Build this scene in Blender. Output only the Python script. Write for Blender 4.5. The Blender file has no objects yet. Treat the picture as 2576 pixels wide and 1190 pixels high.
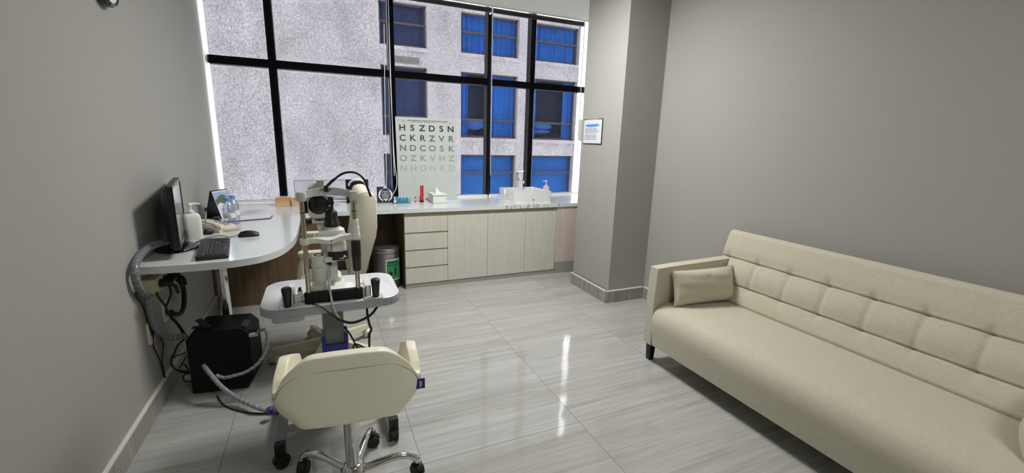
import bpy, bmesh, math, random
from mathutils import Vector, Matrix
random.seed(7)
sc = bpy.context.scene
COL = sc.collection
PI = math.pi

# ------------------------------------------------------------------ camera
H = 1.394
FPX = 1089.5
YAW, PITCH, ROLL = .4167, .2197, .0284
_f = Vector((math.sin(YAW)*math.cos(PITCH), math.cos(YAW)*math.cos(PITCH), -math.sin(PITCH)))
_r = Vector((math.cos(YAW), -math.sin(YAW), 0))
_u = _r.cross(_f)
RT = _r*math.cos(ROLL) + _u*math.sin(ROLL)
UP = -_r*math.sin(ROLL) + _u*math.cos(ROLL)
cam_d = bpy.data.cameras.new('camera')
cam = bpy.data.objects.new('camera', cam_d)
COL.objects.link(cam)
cam.matrix_world = Matrix(((RT.x, UP.x, -_f.x, 0), (RT.y, UP.y, -_f.y, 0), (RT.z, UP.z, -_f.z, H), (0, 0, 0, 1)))
cam_d.sensor_fit = 'HORIZONTAL'
cam_d.sensor_width = 36
cam_d.lens = 36*FPX/2576
cam_d.clip_start = .02
sc.camera = cam

def at(px, py, x=None, y=None, z=None):
    """measured photo point -> place in the room on a known plane"""
    d = RT*((px-1288)/FPX) - UP*((py-595)/FPX) + _f
    if x is not None: t = x/d.x
    elif y is not None: t = y/d.y
    else: t = (z-H)/d.z
    return Vector((0, 0, H)) + d*t

# ------------------------------------------------------------------ materials
def lin(c):
    if isinstance(c, str):
        c = c.lstrip('#'); c = [int(c[i:i+2], 16) for i in (0, 2, 4)]
    c = [v/255 for v in c]
    return tuple((v/12.92 if v <= .04045 else ((v+.055)/1.055)**2.4) for v in c[:3]) + (1,)

class NT:
    def __init__(s, name):
        s.m = bpy.data.materials.new(name); s.m.use_nodes = True
        s.t = s.m.node_tree; s.n = s.t.nodes; s.n.clear()
        s.out = s.n.new('ShaderNodeOutputMaterial')
    def new(s, typ, **kw):
        nd = s.n.new('ShaderNode'+typ)
        for k, v in kw.items():
            if k in nd.inputs: s.set(nd, k, v)
            else: setattr(nd, k, v)
        return nd
    def set(s, nd, k, v):
        if isinstance(v, bpy.types.NodeSocket): s.t.links.new(v, nd.inputs[k])
        else: nd.inputs[k].default_value = v
    def math(s, op, a, b=0.0, clamp=False):
        nd = s.n.new('ShaderNodeMath'); nd.operation = op; nd.use_clamp = clamp
        s.set(nd, 0, a); s.set(nd, 1, b); return nd.outputs[0]
    def coord(s, scale=(1, 1, 1), loc=(0, 0, 0), rot=(0, 0, 0)):
        g = s.n.new('ShaderNodeNewGeometry')
        mp = s.n.new('ShaderNodeMapping'); s.t.links.new(g.outputs['Position'], mp.inputs[0])
        mp.inputs['Scale'].default_value = scale; mp.inputs['Location'].default_value = loc; mp.inputs['Rotation'].default_value = rot
        return mp.outputs[0]
    def noise(s, vec, scale, detail=3, rough=.5, dist=0):
        nd = s.n.new('ShaderNodeTexNoise'); s.t.links.new(vec, nd.inputs['Vector'])
        nd.inputs['Scale'].default_value = scale; nd.inputs['Detail'].default_value = detail
        nd.inputs['Roughness'].default_value = rough; nd.inputs['Distortion'].default_value = dist
        return nd.outputs['Fac']
    def ramp(s, fac, stops):
        nd = s.n.new('ShaderNodeValToRGB'); s.t.links.new(fac, nd.inputs[0])
        e = nd.color_ramp.elements
        while len(e) < len(stops): e.new(.5)
        for i, (p, c) in enumerate(stops): e[i].position = p; e[i].color = lin(c)
        return nd.outputs[0]
    def mix(s, f, a, b):
        nd = s.n.new('ShaderNodeMix'); nd.data_type = 'RGBA'
        s.set(nd, 0, f); s.set(nd, 6, a); s.set(nd, 7, b); return nd.outputs[2]
    def bump(s, hgt, strength=.2, dist=.01):
        nd = s.n.new('ShaderNodeBump'); s.t.links.new(hgt, nd.inputs['Height'])
        nd.inputs['Strength'].default_value = strength; nd.inputs['Distance'].default_value = dist
        return nd.outputs[0]
    def bsdf(s, **kw):
        nd = s.n.new('ShaderNodeBsdfPrincipled')
        for k, v in kw.items(): s.set(nd, k.replace('_', ' '), v)
        s.t.links.new(nd.outputs[0], s.out.inputs[0]); return nd

def pm(name, col, rough=.5, metal=0., speck=0., scale=60, bump=0., spec=.5, coat=0., emit=None, es=1.):
    t = NT(name)
    c = lin(col)
    b = t.bsdf(Roughness=rough, Metallic=metal)
    b.inputs['Specular IOR Level'].default_value = spec
    if coat: b.inputs['Coat Weight'].default_value = coat
    if speck or bump:
        nz = t.noise(t.coord(), scale, 3, .6)
        if speck:
            lo = tuple(v*(1-speck) for v in c[:3])+(1,); hi = tuple(min(1, v*(1+speck)) for v in c[:3])+(1,)
            t.set(b, 'Base Color', t.mix(nz, lo, hi))
        else: b.inputs['Base Color'].default_value = c
        if bump: t.set(b, 'Normal', t.bump(nz, bump, .004))
    else:
        nz = t.noise(t.coord(), 25, 2)
        b.inputs['Base Color'].default_value = c
        t.set(b, 'Roughness', t.math('ADD', t.math('MULTIPLY', nz, .06), max(0, rough-.03)))
    if emit:
        b.inputs['Emission Color'].default_value = lin(emit); b.inputs['Emission Strength'].default_value = es
    return t.m

def wood(name, cols, axis='z', rough=.5, scale=1.):
    t = NT(name)
    s = {'z': (14, 14, .9), 'x': (.9, 14, 14), 'y': (14, .9, 14)}[axis]
    s = tuple(v*scale for v in s)
    v = t.coord(s)
    n1 = t.noise(v, 2.2, 6, .62, 1.2)
    n2 = t.noise(t.coord(tuple(q*4 for q in s)), 3, 3, .6)
    f = t.math('ADD', t.math('MULTIPLY', n1, .75), t.math('MULTIPLY', n2, .25))
    c = t.ramp(f, [(.3, cols[0]), (.5, cols[1]), (.7, cols[2])])
    b = t.bsdf(Roughness=rough); t.set(b, 'Base Color', c)
    t.set(b, 'Normal', t.bump(f, .08, .002))
    return t.m

def fabric(name, col, var=.12, fine=420, rough=.95, wall=False):
    t = NT(name); c = lin(col)
    v = t.coord()
    n1 = t.noise(v, fine, 2, .7); n2 = t.noise(v, 9, 3)
    w1 = t.noise(t.coord((330, 40, 60)), 1, 2); w2 = t.noise(t.coord((40, 60, 330)), 1, 2)
    f = t.math('ADD', t.math('MULTIPLY', n1, .45), t.math('ADD', t.math('MULTIPLY', w1, .25), t.math('MULTIPLY', w2, .3)))
    lo = tuple(q*(1-var*2) for q in c[:3])+(1,); hi = tuple(min(1, q*(1+var*2)) for q in c[:3])+(1,)
    cc = t.mix(f, lo, hi)
    b = t.bsdf(Roughness=rough); t.set(b, 'Base Color', cc)
    b.inputs['Specular IOR Level'].default_value = .25 if not wall else .3
    if not wall: b.inputs['Sheen Weight'].default_value = .25
    t.set(b, 'Normal', t.bump(f, .25 if not wall else .12, .002))
    return t.m

def floor_mat():
    t = NT('glossy_travertine_tile')
    g = t.n.new('ShaderNodeNewGeometry'); sp = t.n.new('ShaderNodeSeparateXYZ'); t.t.links.new(g.outputs['Position'], sp.inputs[0])
    X, Y = sp.outputs[0], sp.outputs[1]
    tx = t.math('DIVIDE', t.math('SUBTRACT', X, .327-8), .80)
    ty = t.math('DIVIDE', t.math('SUBTRACT', Y, 1.6355-8.377), .8377)
    fx, fy = t.math('FRACT', tx), t.math('FRACT', ty)
    ix, iy = t.math('FLOOR', tx), t.math('FLOOR', ty)
    def edge(fr, w):
        a = t.math('ABSOLUTE', t.math('SUBTRACT', fr, .5))
        return t.math('GREATER_THAN', a, .5-w)
    joint = t.math('MAXIMUM', edge(fx, .0016), edge(fy, .0015))
    # every tile has its own cut of the stone
    off = t.math('ADD', t.math('MULTIPLY', ix, 3.71), t.math('MULTIPLY', iy, 9.13))
    def strat(sx, sy, k):
        cb = t.n.new('ShaderNodeCombineXYZ')
        t.set(cb, 0, t.math('ADD', t.math('MULTIPLY', X, sx), off)); t.set(cb, 1, t.math('MULTIPLY', Y, sy)); t.set(cb, 2, t.math('MULTIPLY', off, k))
        return cb.outputs[0]
    n1 = t.noise(strat(.75, 11, .7), 1.6, 5, .65, .6)
    n2 = t.noise(strat(1.3, 60, 1.3), 1.4, 4, .6, .3)
    n3 = t.noise(strat(.4, 3.2, 2.1), 1.2, 3, .5, .4)
    f = t.math('ADD', t.math('MULTIPLY', n1, .44), t.math('ADD', t.math('MULTIPLY', n2, .38), t.math('MULTIPLY', n3, .18)))
    c = t.ramp(f, [(.32, (138, 138, 134)), (.45, (161, 161, 157)), (.55, (172, 172, 169)), (.68, (185, 185, 182))])
    c = t.mix(joint, c, lin((92, 90, 86)))
    wn = t.n.new('ShaderNodeTexWhiteNoise'); wn.noise_dimensions = '1D'; t.set(wn, 'W', off)
    wob = t.math('ADD', t.noise(t.coord((1, 1, 1)), 5.5, 1), t.math('MULTIPLY', t.math('MULTIPLY', wn.outputs[0], fx), 1.6))
    b = t.bsdf(Roughness=.09); t.set(b, 'Base Color', c)
    t.set(b, 'Roughness', t.math('ADD', t.math('MULTIPLY', joint, .5), .075))
    b.inputs['Specular IOR Level'].default_value = .55
    t.set(b, 'Normal', t.bump(wob, .05, .03))
    return t.m

def skirting_mat():
    t = NT('striated_stone_skirting')
    n1 = t.noise(t.coord((9, 9, .5)), 3, 4, .6, .4); n2 = t.noise(t.coord((40, 40, 1)), 2, 3)
    f = t.math('ADD', t.math('MULTIPLY', n1, .6), t.math('MULTIPLY', n2, .4))
    b = t.bsdf(Roughness=.35); t.set(b, 'Base Color', t.ramp(f, [(.3, (120, 119, 113)), (.5, (146, 145, 139)), (.7, (170, 169, 163))]))
    return t.m

def marble_mat():
    t = NT('grey_veined_marble')
    v = t.coord()
    n = t.noise(v, 5, 6, .65, 2.2); n2 = t.noise(v, 18, 4, .6, 1.)
    vein = t.math('SUBTRACT', 1, t.math('MULTIPLY', t.math('ABSOLUTE', t.math('SUBTRACT', n, .5)), 16), True)
    vein = t.math('MULTIPLY', vein, t.math('MULTIPLY', n2, 1.1))
    b = t.bsdf(Roughness=.16); t.set(b, 'Base Color', t.mix(vein, lin((216, 219, 220)), lin((70, 74, 78))))
    return t.m

def facade_mat():
    t = NT('speckled_concrete_facade')
    n = t.noise(t.coord((1, 1, .8)), 15, 6, .88); n2 = t.noise(t.coord((.6, 1, .3)), 2.0, 4)
    f = t.math('ADD', t.math('MULTIPLY', n, .8), t.math('MULTIPLY', n2, .2))
    b = t.bsdf(Roughness=.9); t.set(b, 'Base Color', t.ramp(f, [(.37, (150, 147, 150)), (.5, (212, 209, 211)), (.62, (240, 238, 240))]))
    t.set(b, 'Normal', t.bump(n, .3, .02))
    return t.m

def glass_mat(name, tint=(1, 1, 1), refl=.06, rough=.02, fk=.35):
    t = NT(name)
    tr = t.new('BsdfTransparent'); tr.inputs[0].default_value = tint+(1,)
    gl = t.new('BsdfGlossy'); gl.inputs['Roughness'].default_value = rough
    lw = t.new('LayerWeight'); lw.inputs[0].default_value = .35
    f = t.math('ADD', t.math('MULTIPLY', lw.outputs['Fresnel'], fk), refl, True)
    mx = t.new('MixShader'); t.set(mx, 0, f); t.t.links.new(tr.outputs[0], mx.inputs[1]); t.t.links.new(gl.outputs[0], mx.inputs[2])
    t.t.links.new(mx.outputs[0], t.out.inputs[0]); return t.m

def mesh_fabric():
    """open weave sun-screen cloth: you see through it, and it glows a little with the daylight behind"""
    t = NT('open_weave_screen_fabric')
    tr = t.new('BsdfTransparent')
    dens = t.noise(t.coord((1, 1, .8)), 95, 4, .8)
    t.set(tr, 0, t.ramp(dens, [(.34, (65, 65, 66)), (.5, (83, 83, 84)), (.66, (90, 90, 90))]))   # a few per cent open
    df = t.new('BsdfDiffuse'); df.inputs[0].default_value = lin((188, 188, 192))
    tl = t.new('BsdfTranslucent'); tl.inputs[0].default_value = lin((206, 206, 212))
    m1 = t.new('MixShader'); m1.inputs[0].default_value = .45
    t.t.links.new(df.outputs[0], m1.inputs[1]); t.t.links.new(tl.outputs[0], m1.inputs[2])
    wv = t.noise(t.coord((1, 1, 1)), 110, 2, .7); wv2 = t.noise(t.coord((60, 60, 320)), 1, 2, .6)
    f = t.math('MULTIPLY', t.math('ADD', wv, wv2), .004, True)
    m2 = t.new('MixShader'); t.set(m2, 0, f); t.t.links.new(tr.outputs[0], m2.inputs[1]); t.t.links.new(m1.outputs[0], m2.inputs[2])
    t.t.links.new(m2.outputs[0], t.out.inputs[0]); return t.m

def brushed(name, col, rough=.3):
    t = NT(name)
    n = t.noise(t.coord((400, 400, 6)), 1, 2)
    b = t.bsdf(Metallic=.95); b.inputs['Base Color'].default_value = lin(col)
    t.set(b, 'Roughness', t.math('ADD', t.math('MULTIPLY', n, .2), rough-.1))
    return t.m

M = dict(
    wall=fabric('grey_wallpaper', (158, 157, 152), .05, 260, .8, True),
    ceil=pm('ceiling_paint', (232, 229, 220), .9, speck=.03, scale=80),
    floor=floor_mat(), skirt=skirting_mat(), grout=pm('white_grout', (214, 211, 203), .7, speck=.06),
    laminate=pm('white_laminate', (208, 214, 215), .14, speck=.015, scale=120, spec=.6),
    marble=marble_mat(),
    oak=wood('bleached_oak_veneer', [(190, 188, 177), (199, 198, 188), (206, 205, 196)], 'z', .55),
    oak_pink=wood('rosy_oak_veneer', [(192, 178, 166), (201, 188, 177), (208, 196, 186)], 'z', .55),
    channel=pm('taupe_channel', (166, 158, 136), .6, speck=.05),
    plinth=pm('grey_plinth', (150, 148, 143), .5, speck=.05),
    brown=wood('brown_veneer', [(78, 62, 46), (104, 84, 62), (124, 103, 78)], 'z', .5),
    black_frame=pm('black_window_frame', (11, 10, 14), .45, speck=.1, spec=.3),
    frame_edge=pm('grey_window_gasket', (58, 55, 60), .5, speck=.1),
    glass=glass_mat('window_glass', (.98, .985, 1), .002, .02, .03),
    screen=mesh_fabric(),
    tube_backlit=pm('backlit_roller_tube', (14, 12, 15), .5, speck=.1),  # near-black here is the tube's backlit silhouette, put into its colour
    white_pl=pm('white_plastic', (226, 228, 228), .35, speck=.015),
    facade=facade_mat(), bframe=pm('brown_facade_frame', (92, 84, 86), .6, speck=.1),
    bglass=glass_mat('facade_glass', (.86, .90, .96), .004, .04, .06),
    bcurt=pm('blue_curtain', (64, 142, 222), .9, speck=.16, scale=9),
    bblind=pm('blue_blind', (64, 138, 216), .9, speck=.08, scale=6),
    navycurt=pm('navy_curtain', (72, 84, 116), .9, speck=.14, scale=7),
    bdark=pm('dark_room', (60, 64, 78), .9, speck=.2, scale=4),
    bcush=pm('blue_bedding', (96, 150, 222), .9, speck=.1),
    louvre=pm('grey_louvre', (150, 145, 142), .7, speck=.1),
    sofa=fabric('beige_linen', (188, 183, 165), .20, 230),
    black=pm('black_plastic', (17, 17, 19), .42, speck=.08),
    blackm=pm('matt_black_metal', (11, 11, 14), .6, speck=.12, scale=300, spec=.25),
    gloss_black=pm('gloss_black', (12, 12, 14), .08, speck=.05, spec=.6),
    rubber=pm('black_rubber', (20, 20, 21), .7, speck=.1),
    chrome=pm('chrome', (222, 222, 222), .07, 1.),
    steel=brushed('brushed_steel', (178, 176, 174), .34),
    steel_pol=brushed('polished_steel', (190, 182, 168), .2),
    cream=pm('cream_leatherette', (234, 230, 210), .42, speck=.035, scale=140, bump=.08, spec=.45),
    seam=pm('seam_thread', (128, 118, 92), .8, speck=.1),
    offw=pm('off_white_leather', (212, 207, 188), .5, speck=.03, scale=200, bump=.08),
    ivory=pm('ivory_plastic', (208, 202, 182), .45, speck=.03),
    slit=pm('instrument_white', (219, 220, 214), .3, speck=.015, scale=90),
    slit_grey=pm('instrument_pale_grey', (196, 197, 199), .35, speck=.02),
    table_top=pm('table_white', (214, 217, 224), .28, speck=.012),
    table_edge=pm('table_grey_edge', (146, 145, 158), .45, speck=.05),
    col_grey=pm('column_grey', (118, 124, 120), .5, speck=.04),
    leg_grey=pm('leg_blue_grey', (128, 131, 142), .4, speck=.05),
    blue_col=pm('collar_blue', (58, 60, 142), .4, speck=.04),
    lens=pm('dark_lens', (10, 9, 26), .05, speck=.2, spec=.8),
    screen_lcd=pm('monitor_screen', (120, 122, 126), .14, speck=.02, spec=.6),
    key=pm('keycap', (40, 40, 43), .45, speck=.08),
    keygap=pm('keyboard_deck', (13, 13, 15), .5, speck=.08),
    white_bot=pm('white_bottle', (218, 221, 214), .4, speck=.015),
    water=glass_mat('clear_bottle_plastic', (.86, .90, .96), .10, .06),
    cap_blue=pm('blue_cap', (98, 142, 208), .35, speck=.03),
    label=pm('bottle_label', (214, 222, 226), .5, speck=.03),
    red=pm('red_plastic', (196, 34, 32), .35, speck=.04), redtxt=pm('red_ink', (190, 52, 52), .6, speck=.03),
    greentxt=pm('green_ink', (70, 128, 84), .6, speck=.03),
    paper=pm('paper', (216, 216, 224), .8, speck=.02), ink=pm('grey_ink', (150, 150, 160), .8, speck=.02),
    navy=pm('navy_board', (16, 18, 42), .5, speck=.1), folder=pm('navy_folder', (56, 60, 108), .5, speck=.05),
    orange=None, gold=pm('gold', (206, 178, 98), .3, 1.),
    teal=pm('teal_cap', (44, 142, 178), .45, speck=.04),
    chart=pm('chart_board', (190, 197, 195), .5, speck=.01),
    clear=glass_mat('clear_acrylic', (.93, .96, .96), .05, .03),
    green=pm('green_sign', (44, 132, 82), .5, speck=.03), bktxt=pm('black_ink', (20, 24, 22), .6, speck=.05),
    white_ink=pm('white_ink', (226, 229, 236), .6, speck=.02),
    pink=pm('pale_pink_plastic', (232, 208, 204), .4, speck=.02),
    ceramic=pm('white_ceramic', (216, 218, 219), .12, speck=.012, spec=.6),
    tissue=pm('tissue_paper', (222, 224, 222), .9, speck=.02),
    beige=pm('beige_plastic', (202, 194, 160), .5, speck=.03),
    socket=pm('socket_ivory', (206, 202, 190), .45, speck=.03), socket_in=pm('socket_core', (120, 98, 84), .5, speck=.05),
    spiral_light=pm('spiral_wrap_pale', (138, 144, 150), .2, speck=.1, scale=200), spiral=pm('spiral_wrap_grey', (108, 112, 118), .3, speck=.05), spiral_edge=pm('spiral_wrap_edge', (186, 190, 194), .3, speck=.04),
    pink_plug=pm('pink_usb', (226, 196, 192), .4, speck=.04),
    grey_cable=pm('pale_grey_cable', (168, 172, 176), .4, speck=.04),
    sky_blue=pm('poster_blue', (120, 164, 214), .7, speck=.03), poster=pm('poster_white', (206, 210, 218), .6, speck=.02),
    hill=pm('calendar_green', (86, 104, 84), .7, speck=.2), skyp=pm('calendar_sky', (150, 176, 210), .7, speck=.05),
    tag=pm('blue_fabric_tag', (34, 40, 104), .8, speck=.1),
    lampm=None,
)
def orange_box():
    t = NT('orange_printed_card')
    g = t.n.new('ShaderNodeNewGeometry'); sp = t.n.new('ShaderNodeSeparateXYZ'); t.t.links.new(g.outputs['Position'], sp.inputs[0])
    f = t.math('DIVIDE', t.math('SUBTRACT', sp.outputs[2], .765), .08, True)
    b = t.bsdf(Roughness=.5); t.set(b, 'Base Color', t.ramp(f, [(0, (214, 190, 160)), (.35, (214, 172, 130)), (1, (200, 132, 80))]))
    return t.m
M['orange'] = orange_box()
def chart_ink(v):
    return pm('chart_ink_%d' % v, (v, v+2, v+1), .6, speck=.02)

# ------------------------------------------------------------------ mesh helpers
def catmull(pts, sub=6, closed=False):
    P = [Vector(p) for p in pts]
    if len(P) < 3: return P
    out = []
    n = len(P)
    for i in range(n if closed else n-1):
        p0 = P[(i-1) % n] if closed or i > 0 else P[0]*2-P[1]
        p1, p2 = P[i], P[(i+1) % n]
        p3 = P[(i+2) % n] if closed or i+2 < n else P[n-1]*2-P[n-2]
        for k in range(sub):
            t = k/sub
            out.append(.5*((2*p1)+(p2-p0)*t+(2*p0-5*p1+4*p2-p3)*t*t+(3*p1-p0-3*p2+p3)*t**3))
    if not closed: out.append(P[-1])
    return out

def rrect(w, h, r, n=5, cx=0, cy=0):
    r = min(r, w/2-1e-5, h/2-1e-5)
    pts = []
    for (sx, sy, a0) in ((1, 1, 0), (-1, 1, PI/2), (-1, -1, PI), (1, -1, 1.5*PI)):
        for k in range(n+1):
            a = a0+PI/2*k/n
            pts.append((cx+sx*(w/2-r)+r*math.cos(a), cy+sy*(h/2-r)+r*math.sin(a)))
    return pts

class MB:
    def __init__(s, xf=None):
        s.bm = bmesh.new(); s.xf = xf or Matrix()
    def vs(s, pts): return [s.bm.verts.new(s.xf @ Vector(p)) for p in pts]
    def face(s, vv):
        try: return s.bm.faces.new(vv)
        except ValueError: return None
    def poly(s, pts): s.face(s.vs(pts)); return s
    def box(s, x0, x1, y0, y1, z0, z1):
        v = s.vs([(x, y, z) for z in (z0, z1) for y in (y0, y1) for x in (x0, x1)])
        for f in ((0, 2, 3, 1), (4, 5, 7, 6), (0, 1, 5, 4), (2, 6, 7, 3), (0, 4, 6, 2), (1, 3, 7, 5)): s.face([v[i] for i in f])
        return s
    def cbox(s, c, size): 
        return s.box(c[0]-size[0]/2, c[0]+size[0]/2, c[1]-size[1]/2, c[1]+size[1]/2, c[2]-size[2]/2, c[2]+size[2]/2)
    def loft(s, rings, cap=True, closed=False):
        R = [s.vs(r) for r in rings]; n = len(R[0])
        m = len(R)
        for i in range(m if closed else m-1):
            a, b = R[i], R[(i+1) % m]
            for k in range(n): s.face([a[k], a[(k+1) % n], b[(k+1) % n], b[k]])
        if cap and not closed:
            s.face(R[0][::-1]); s.face(R[-1])
        return s
    def prism(s, poly, d0, d1, plane='xy'):
        f = {'xy': lambda u, v, d: (u, v, d), 'xz': lambda u, v, d: (u, d, v), 'yz': lambda u, v, d: (d, u, v)}[plane]
        return s.loft([[f(u, v, d0) for u, v in poly], [f(u, v, d1) for u, v in poly]])
    def cyl(s, a, b, r, r2=None, n=20):
        a, b = Vector(a), Vector(b); r2 = r if r2 is None else r2
        w = (b-a).normalized(); u = w.orthogonal().normalized(); v = w.cross(u)
        ring = lambda c, q: [c+(u*math.cos(2*PI*k/n)+v*math.sin(2*PI*k/n))*q for k in range(n)]
        return s.loft([ring(a, r), ring(b, r2)])
    def tube(s, pts, r, n=10, sub=6, smooth=True, closed=False):
        P = catmull(pts, sub, closed) if smooth else [Vector(p) for p in pts]
        rr = r if callable(r) else (lambda t: r)
        rings = []; u = None; m = len(P)
        for i, p in enumerate(P):
            if closed: t = (P[(i+1) % m]-P[i-1])
            else: t = P[min(i+1, m-1)]-P[max(i-1, 0)]
            t.normalize()
            u = (t.orthogonal() if u is None else (u-t*u.dot(t))).normalized()
            v = t.cross(u); q = rr(i/(m-1))
            rings.append([p+(u*math.cos(2*PI*k/n)+v*math.sin(2*PI*k/n))*q for k in range(n)])
        return s.loft(rings, closed=closed)
    def lathe(s, prof, o=(0, 0, 0), axis=(0, 0, 1), n=28):
        o = Vector(o); w = Vector(axis).normalized(); u = w.orthogonal().normalized() if abs(w.z) < .999 else Vector((1, 0, 0)); v = w.cross(u)
        return s.loft([[o+w*z+(u*math.cos(2*PI*k/n)+v*math.sin(2*PI*k/n))*max(r, 1e-4) for k in range(n)] for r, z in prof])
    def ball(s, c, r, n=16):
        rx, ry, rz = (r, r, r) if not hasattr(r, '__len__') else r
        return s.loft([[(c[0]+rx*math.sin(PI*i/n)*math.cos(2*PI*k/n), c[1]+ry*math.sin(PI*i/n)*math.sin(2*PI*k/n), c[2]-rz*math.cos(PI*i/n)) for k in range(n)] for i in [.15]+list(range(1, n))+[n-.15]])
    def grid(s, fn, nu, nv):
        V = [s.vs([fn(i/nu, j/nv) for j in range(nv+1)]) for i in range(nu+1)]
        for i in range(nu):
            for j in range(nv): s.face([V[i][j], V[i+1][j], V[i+1][j+1], V[i][j+1]])
        return s
    def build(s, name, mat, parent=None, bevel=0, seg=2, angle=38, solid=0, sub=0, recalc=True, smooth=True, off=0):
        if bevel:
            ed = [e for e in s.bm.edges if len(e.link_faces) == 2 and e.calc_face_angle(0) > math.radians(angle)]
            bmesh.ops.bevel(s.bm, geom=ed, offset=bevel, segments=seg, affect='EDGES', profile=.5, clamp_overlap=True)
        if recalc: bmesh.ops.recalc_face_normals(s.bm, faces=s.bm.faces)
        for f in s.bm.faces: f.smooth = smooth
        for e in s.bm.edges:
            if len(e.link_faces) == 2 and e.calc_face_angle(0) > math.radians(angle): e.smooth = False
        me = bpy.data.meshes.new(name); s.bm.to_mesh(me); s.bm.free()
        me.materials.append(mat)
        o = bpy.data.objects.new(name, me); COL.objects.link(o)
        if solid:
            md = o.modifiers.new('thickness', 'SOLIDIFY'); md.thickness = solid; md.offset = off
        if sub:
            md = o.modifiers.new('smooth', 'SUBSURF'); md.levels = sub; md.render_levels = sub
        if parent is not None: adopt(o, parent)
        return o

def wloc(p):
    m = Matrix()
    chain = []
    while p is not None: chain.append(p); p = p.parent
    for q in reversed(chain): m = m @ q.matrix_parent_inverse @ q.matrix_basis
    return m
def adopt(o, p):
    o.parent = p; o.matrix_parent_inverse = wloc(p).inverted()
def thing(name, label, cat, loc, group=None):
    o = bpy.data.objects.new(name, None); COL.objects.link(o); o.location = loc; o.empty_display_size = .05
    o['label'] = label; o['category'] = cat
    if group: o['group'] = group
    return o
def tag(o, label, cat, group=None):
    o['label'] = label; o['category'] = cat
    if group: o['group'] = group
    return o
def struct(o): o['kind'] = 'structure'; return o
def dup(root, loc, label=None):
    r = root.copy(); COL.objects.link(r); r.location = loc
    if label: r['label'] = label
    for ch in list(root.children):
        c = ch.copy(); COL.objects.link(c); c.parent = r; c.matrix_parent_inverse = ch.matrix_parent_inverse.copy()
        for g in list(ch.children):
            d = g.copy(); COL.objects.link(d); d.parent = c; d.matrix_parent_inverse = g.matrix_parent_inverse.copy()
    return r
def text_mesh(s, size, ori, xdir, ydir, mat, name, parent, align='CENTER', depth=.0006, spacing=1., bold=0., wide=1.):
    """lettering laid on a surface: xdir runs along the line, ydir up the letters"""
    cu = bpy.data.curves.new(name, 'FONT'); cu.body = s; cu.size = size; cu.align_x = align; cu.align_y = 'CENTER'
    cu.extrude = depth; cu.space_character = spacing; cu.offset = bold
    tmp = bpy.data.objects.new(name, cu); COL.objects.link(tmp)
    dg = bpy.context.evaluated_depsgraph_get(); me = bpy.data.meshes.new_from_object(tmp.evaluated_get(dg))
    bpy.data.objects.remove(tmp); bpy.data.curves.remove(cu)
    X = Vector(xdir).normalized(); Y = Vector(ydir).normalized(); Z = X.cross(Y); X = X*wide
    mt = Matrix(((X.x, Y.x, Z.x, ori[0]), (X.y, Y.y, Z.y, ori[1]), (X.z, Y.z, Z.z, ori[2]), (0, 0, 0, 1)))
    me.transform(mt); me.materials.clear(); me.materials.append(mat)
    o = bpy.data.objects.new(name, me); COL.objects.link(o)
    if parent is not None: adopt(o, parent)
    return o

# ------------------------------------------------------------------ room
XL, XR = -.835, 2.661
D = .760                      # worktop height
YB = 4.56                     # screens
YG = 4.66                     # window frame plane
CEIL = 2.655
XN = 3.00                     # end of the niche behind the pillar
YBK = -2.6
PX, PY0, PY1 = 2.266, 2.984, 3.572   # pillar

struct(MB().box(XL-.15, XN+.3, YBK-.15, YG+.06, -.12, 0).build('floor', M['floor']))
struct(MB().box(XL-.15, XL, YBK-.15, YG+.03, 0, 3.3).build('wall_left', M['wall']))
struct(MB().box(XR, XR+.14, YBK-.15, PY0+.2, 0, 3.3).build('wall_right', M['wall']))
struct(MB().box(PX, XN+.05, PY0, PY1, 0, 3.3).build('wall_pillar', M['wall']))
struct(MB().box(XN, XN+.15, PY1-.1, YG+.03, 0, 3.3).build('wall_niche', M['wall']))
struct(MB().box(XL-.15, XR+.14, YBK-.15, YBK, 0, 3.3).build('wall_back', M['wall']))
b = MB(); b.box(XL-.15, XN+.15, YG+.0, YG+.06, 0, D-.05); b.box(XL-.15, XN+.15, YG+.0, YG+.06, 3.0, 3.3)
struct(b.build('wall_window', M['wall']))
b = MB(); b.box(XL-.15, XN+.15, YBK-.15, 4.30, CEIL, CEIL+.12); b.box(XL-.15, XN+.15, 4.29, 4.33, CEIL, 3.2); b.box(XL-.15, XN+.15, 4.2, YG+.06, 3.2, 3.3)
struct(b.build('ceiling', M['ceil']))

def skirting(name, pts, side):
    """striated stone skirting with a pale grout bead on top; pts run along the wall, side = inward normal sign"""
    b = MB(); g = MB()
    for (x0, y0), (x1, y1), (nx, ny) in zip(pts[:-1], pts[1:], side):
        xa, xb = sorted((x0, x1)); ya, yb = sorted((y0, y1))
        if nx: 
            lo, hi = sorted((x0, x0+nx*.014)); b.box(lo, hi, ya, yb, 0, .105); g.box(*sorted((x0, x0+nx*.0155)), ya, yb, .105, .113)
        else:
            lo, hi = sorted((y0, y0+ny*.014)); b.box(xa, xb, lo, hi, 0, .105); g.box(xa, xb, *sorted((y0, y0+ny*.0155)), .105, .113)
    o = struct(b.build(name, M['skirt'])); g.build('grout_bead', M['grout'], o); return o
skirting('baseboard_left', [(XL, YBK), (XL, 4.0)], [(1, 0)])
skirting('baseboard_right', [(XR, YBK), (XR, PY0)], [(-1, 0)])
skirting('baseboard_pillar', [(XR, PY0), (PX-.014, PY0), (PX, PY1-.0)], [(0, -1), (-1, 0)])

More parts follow.
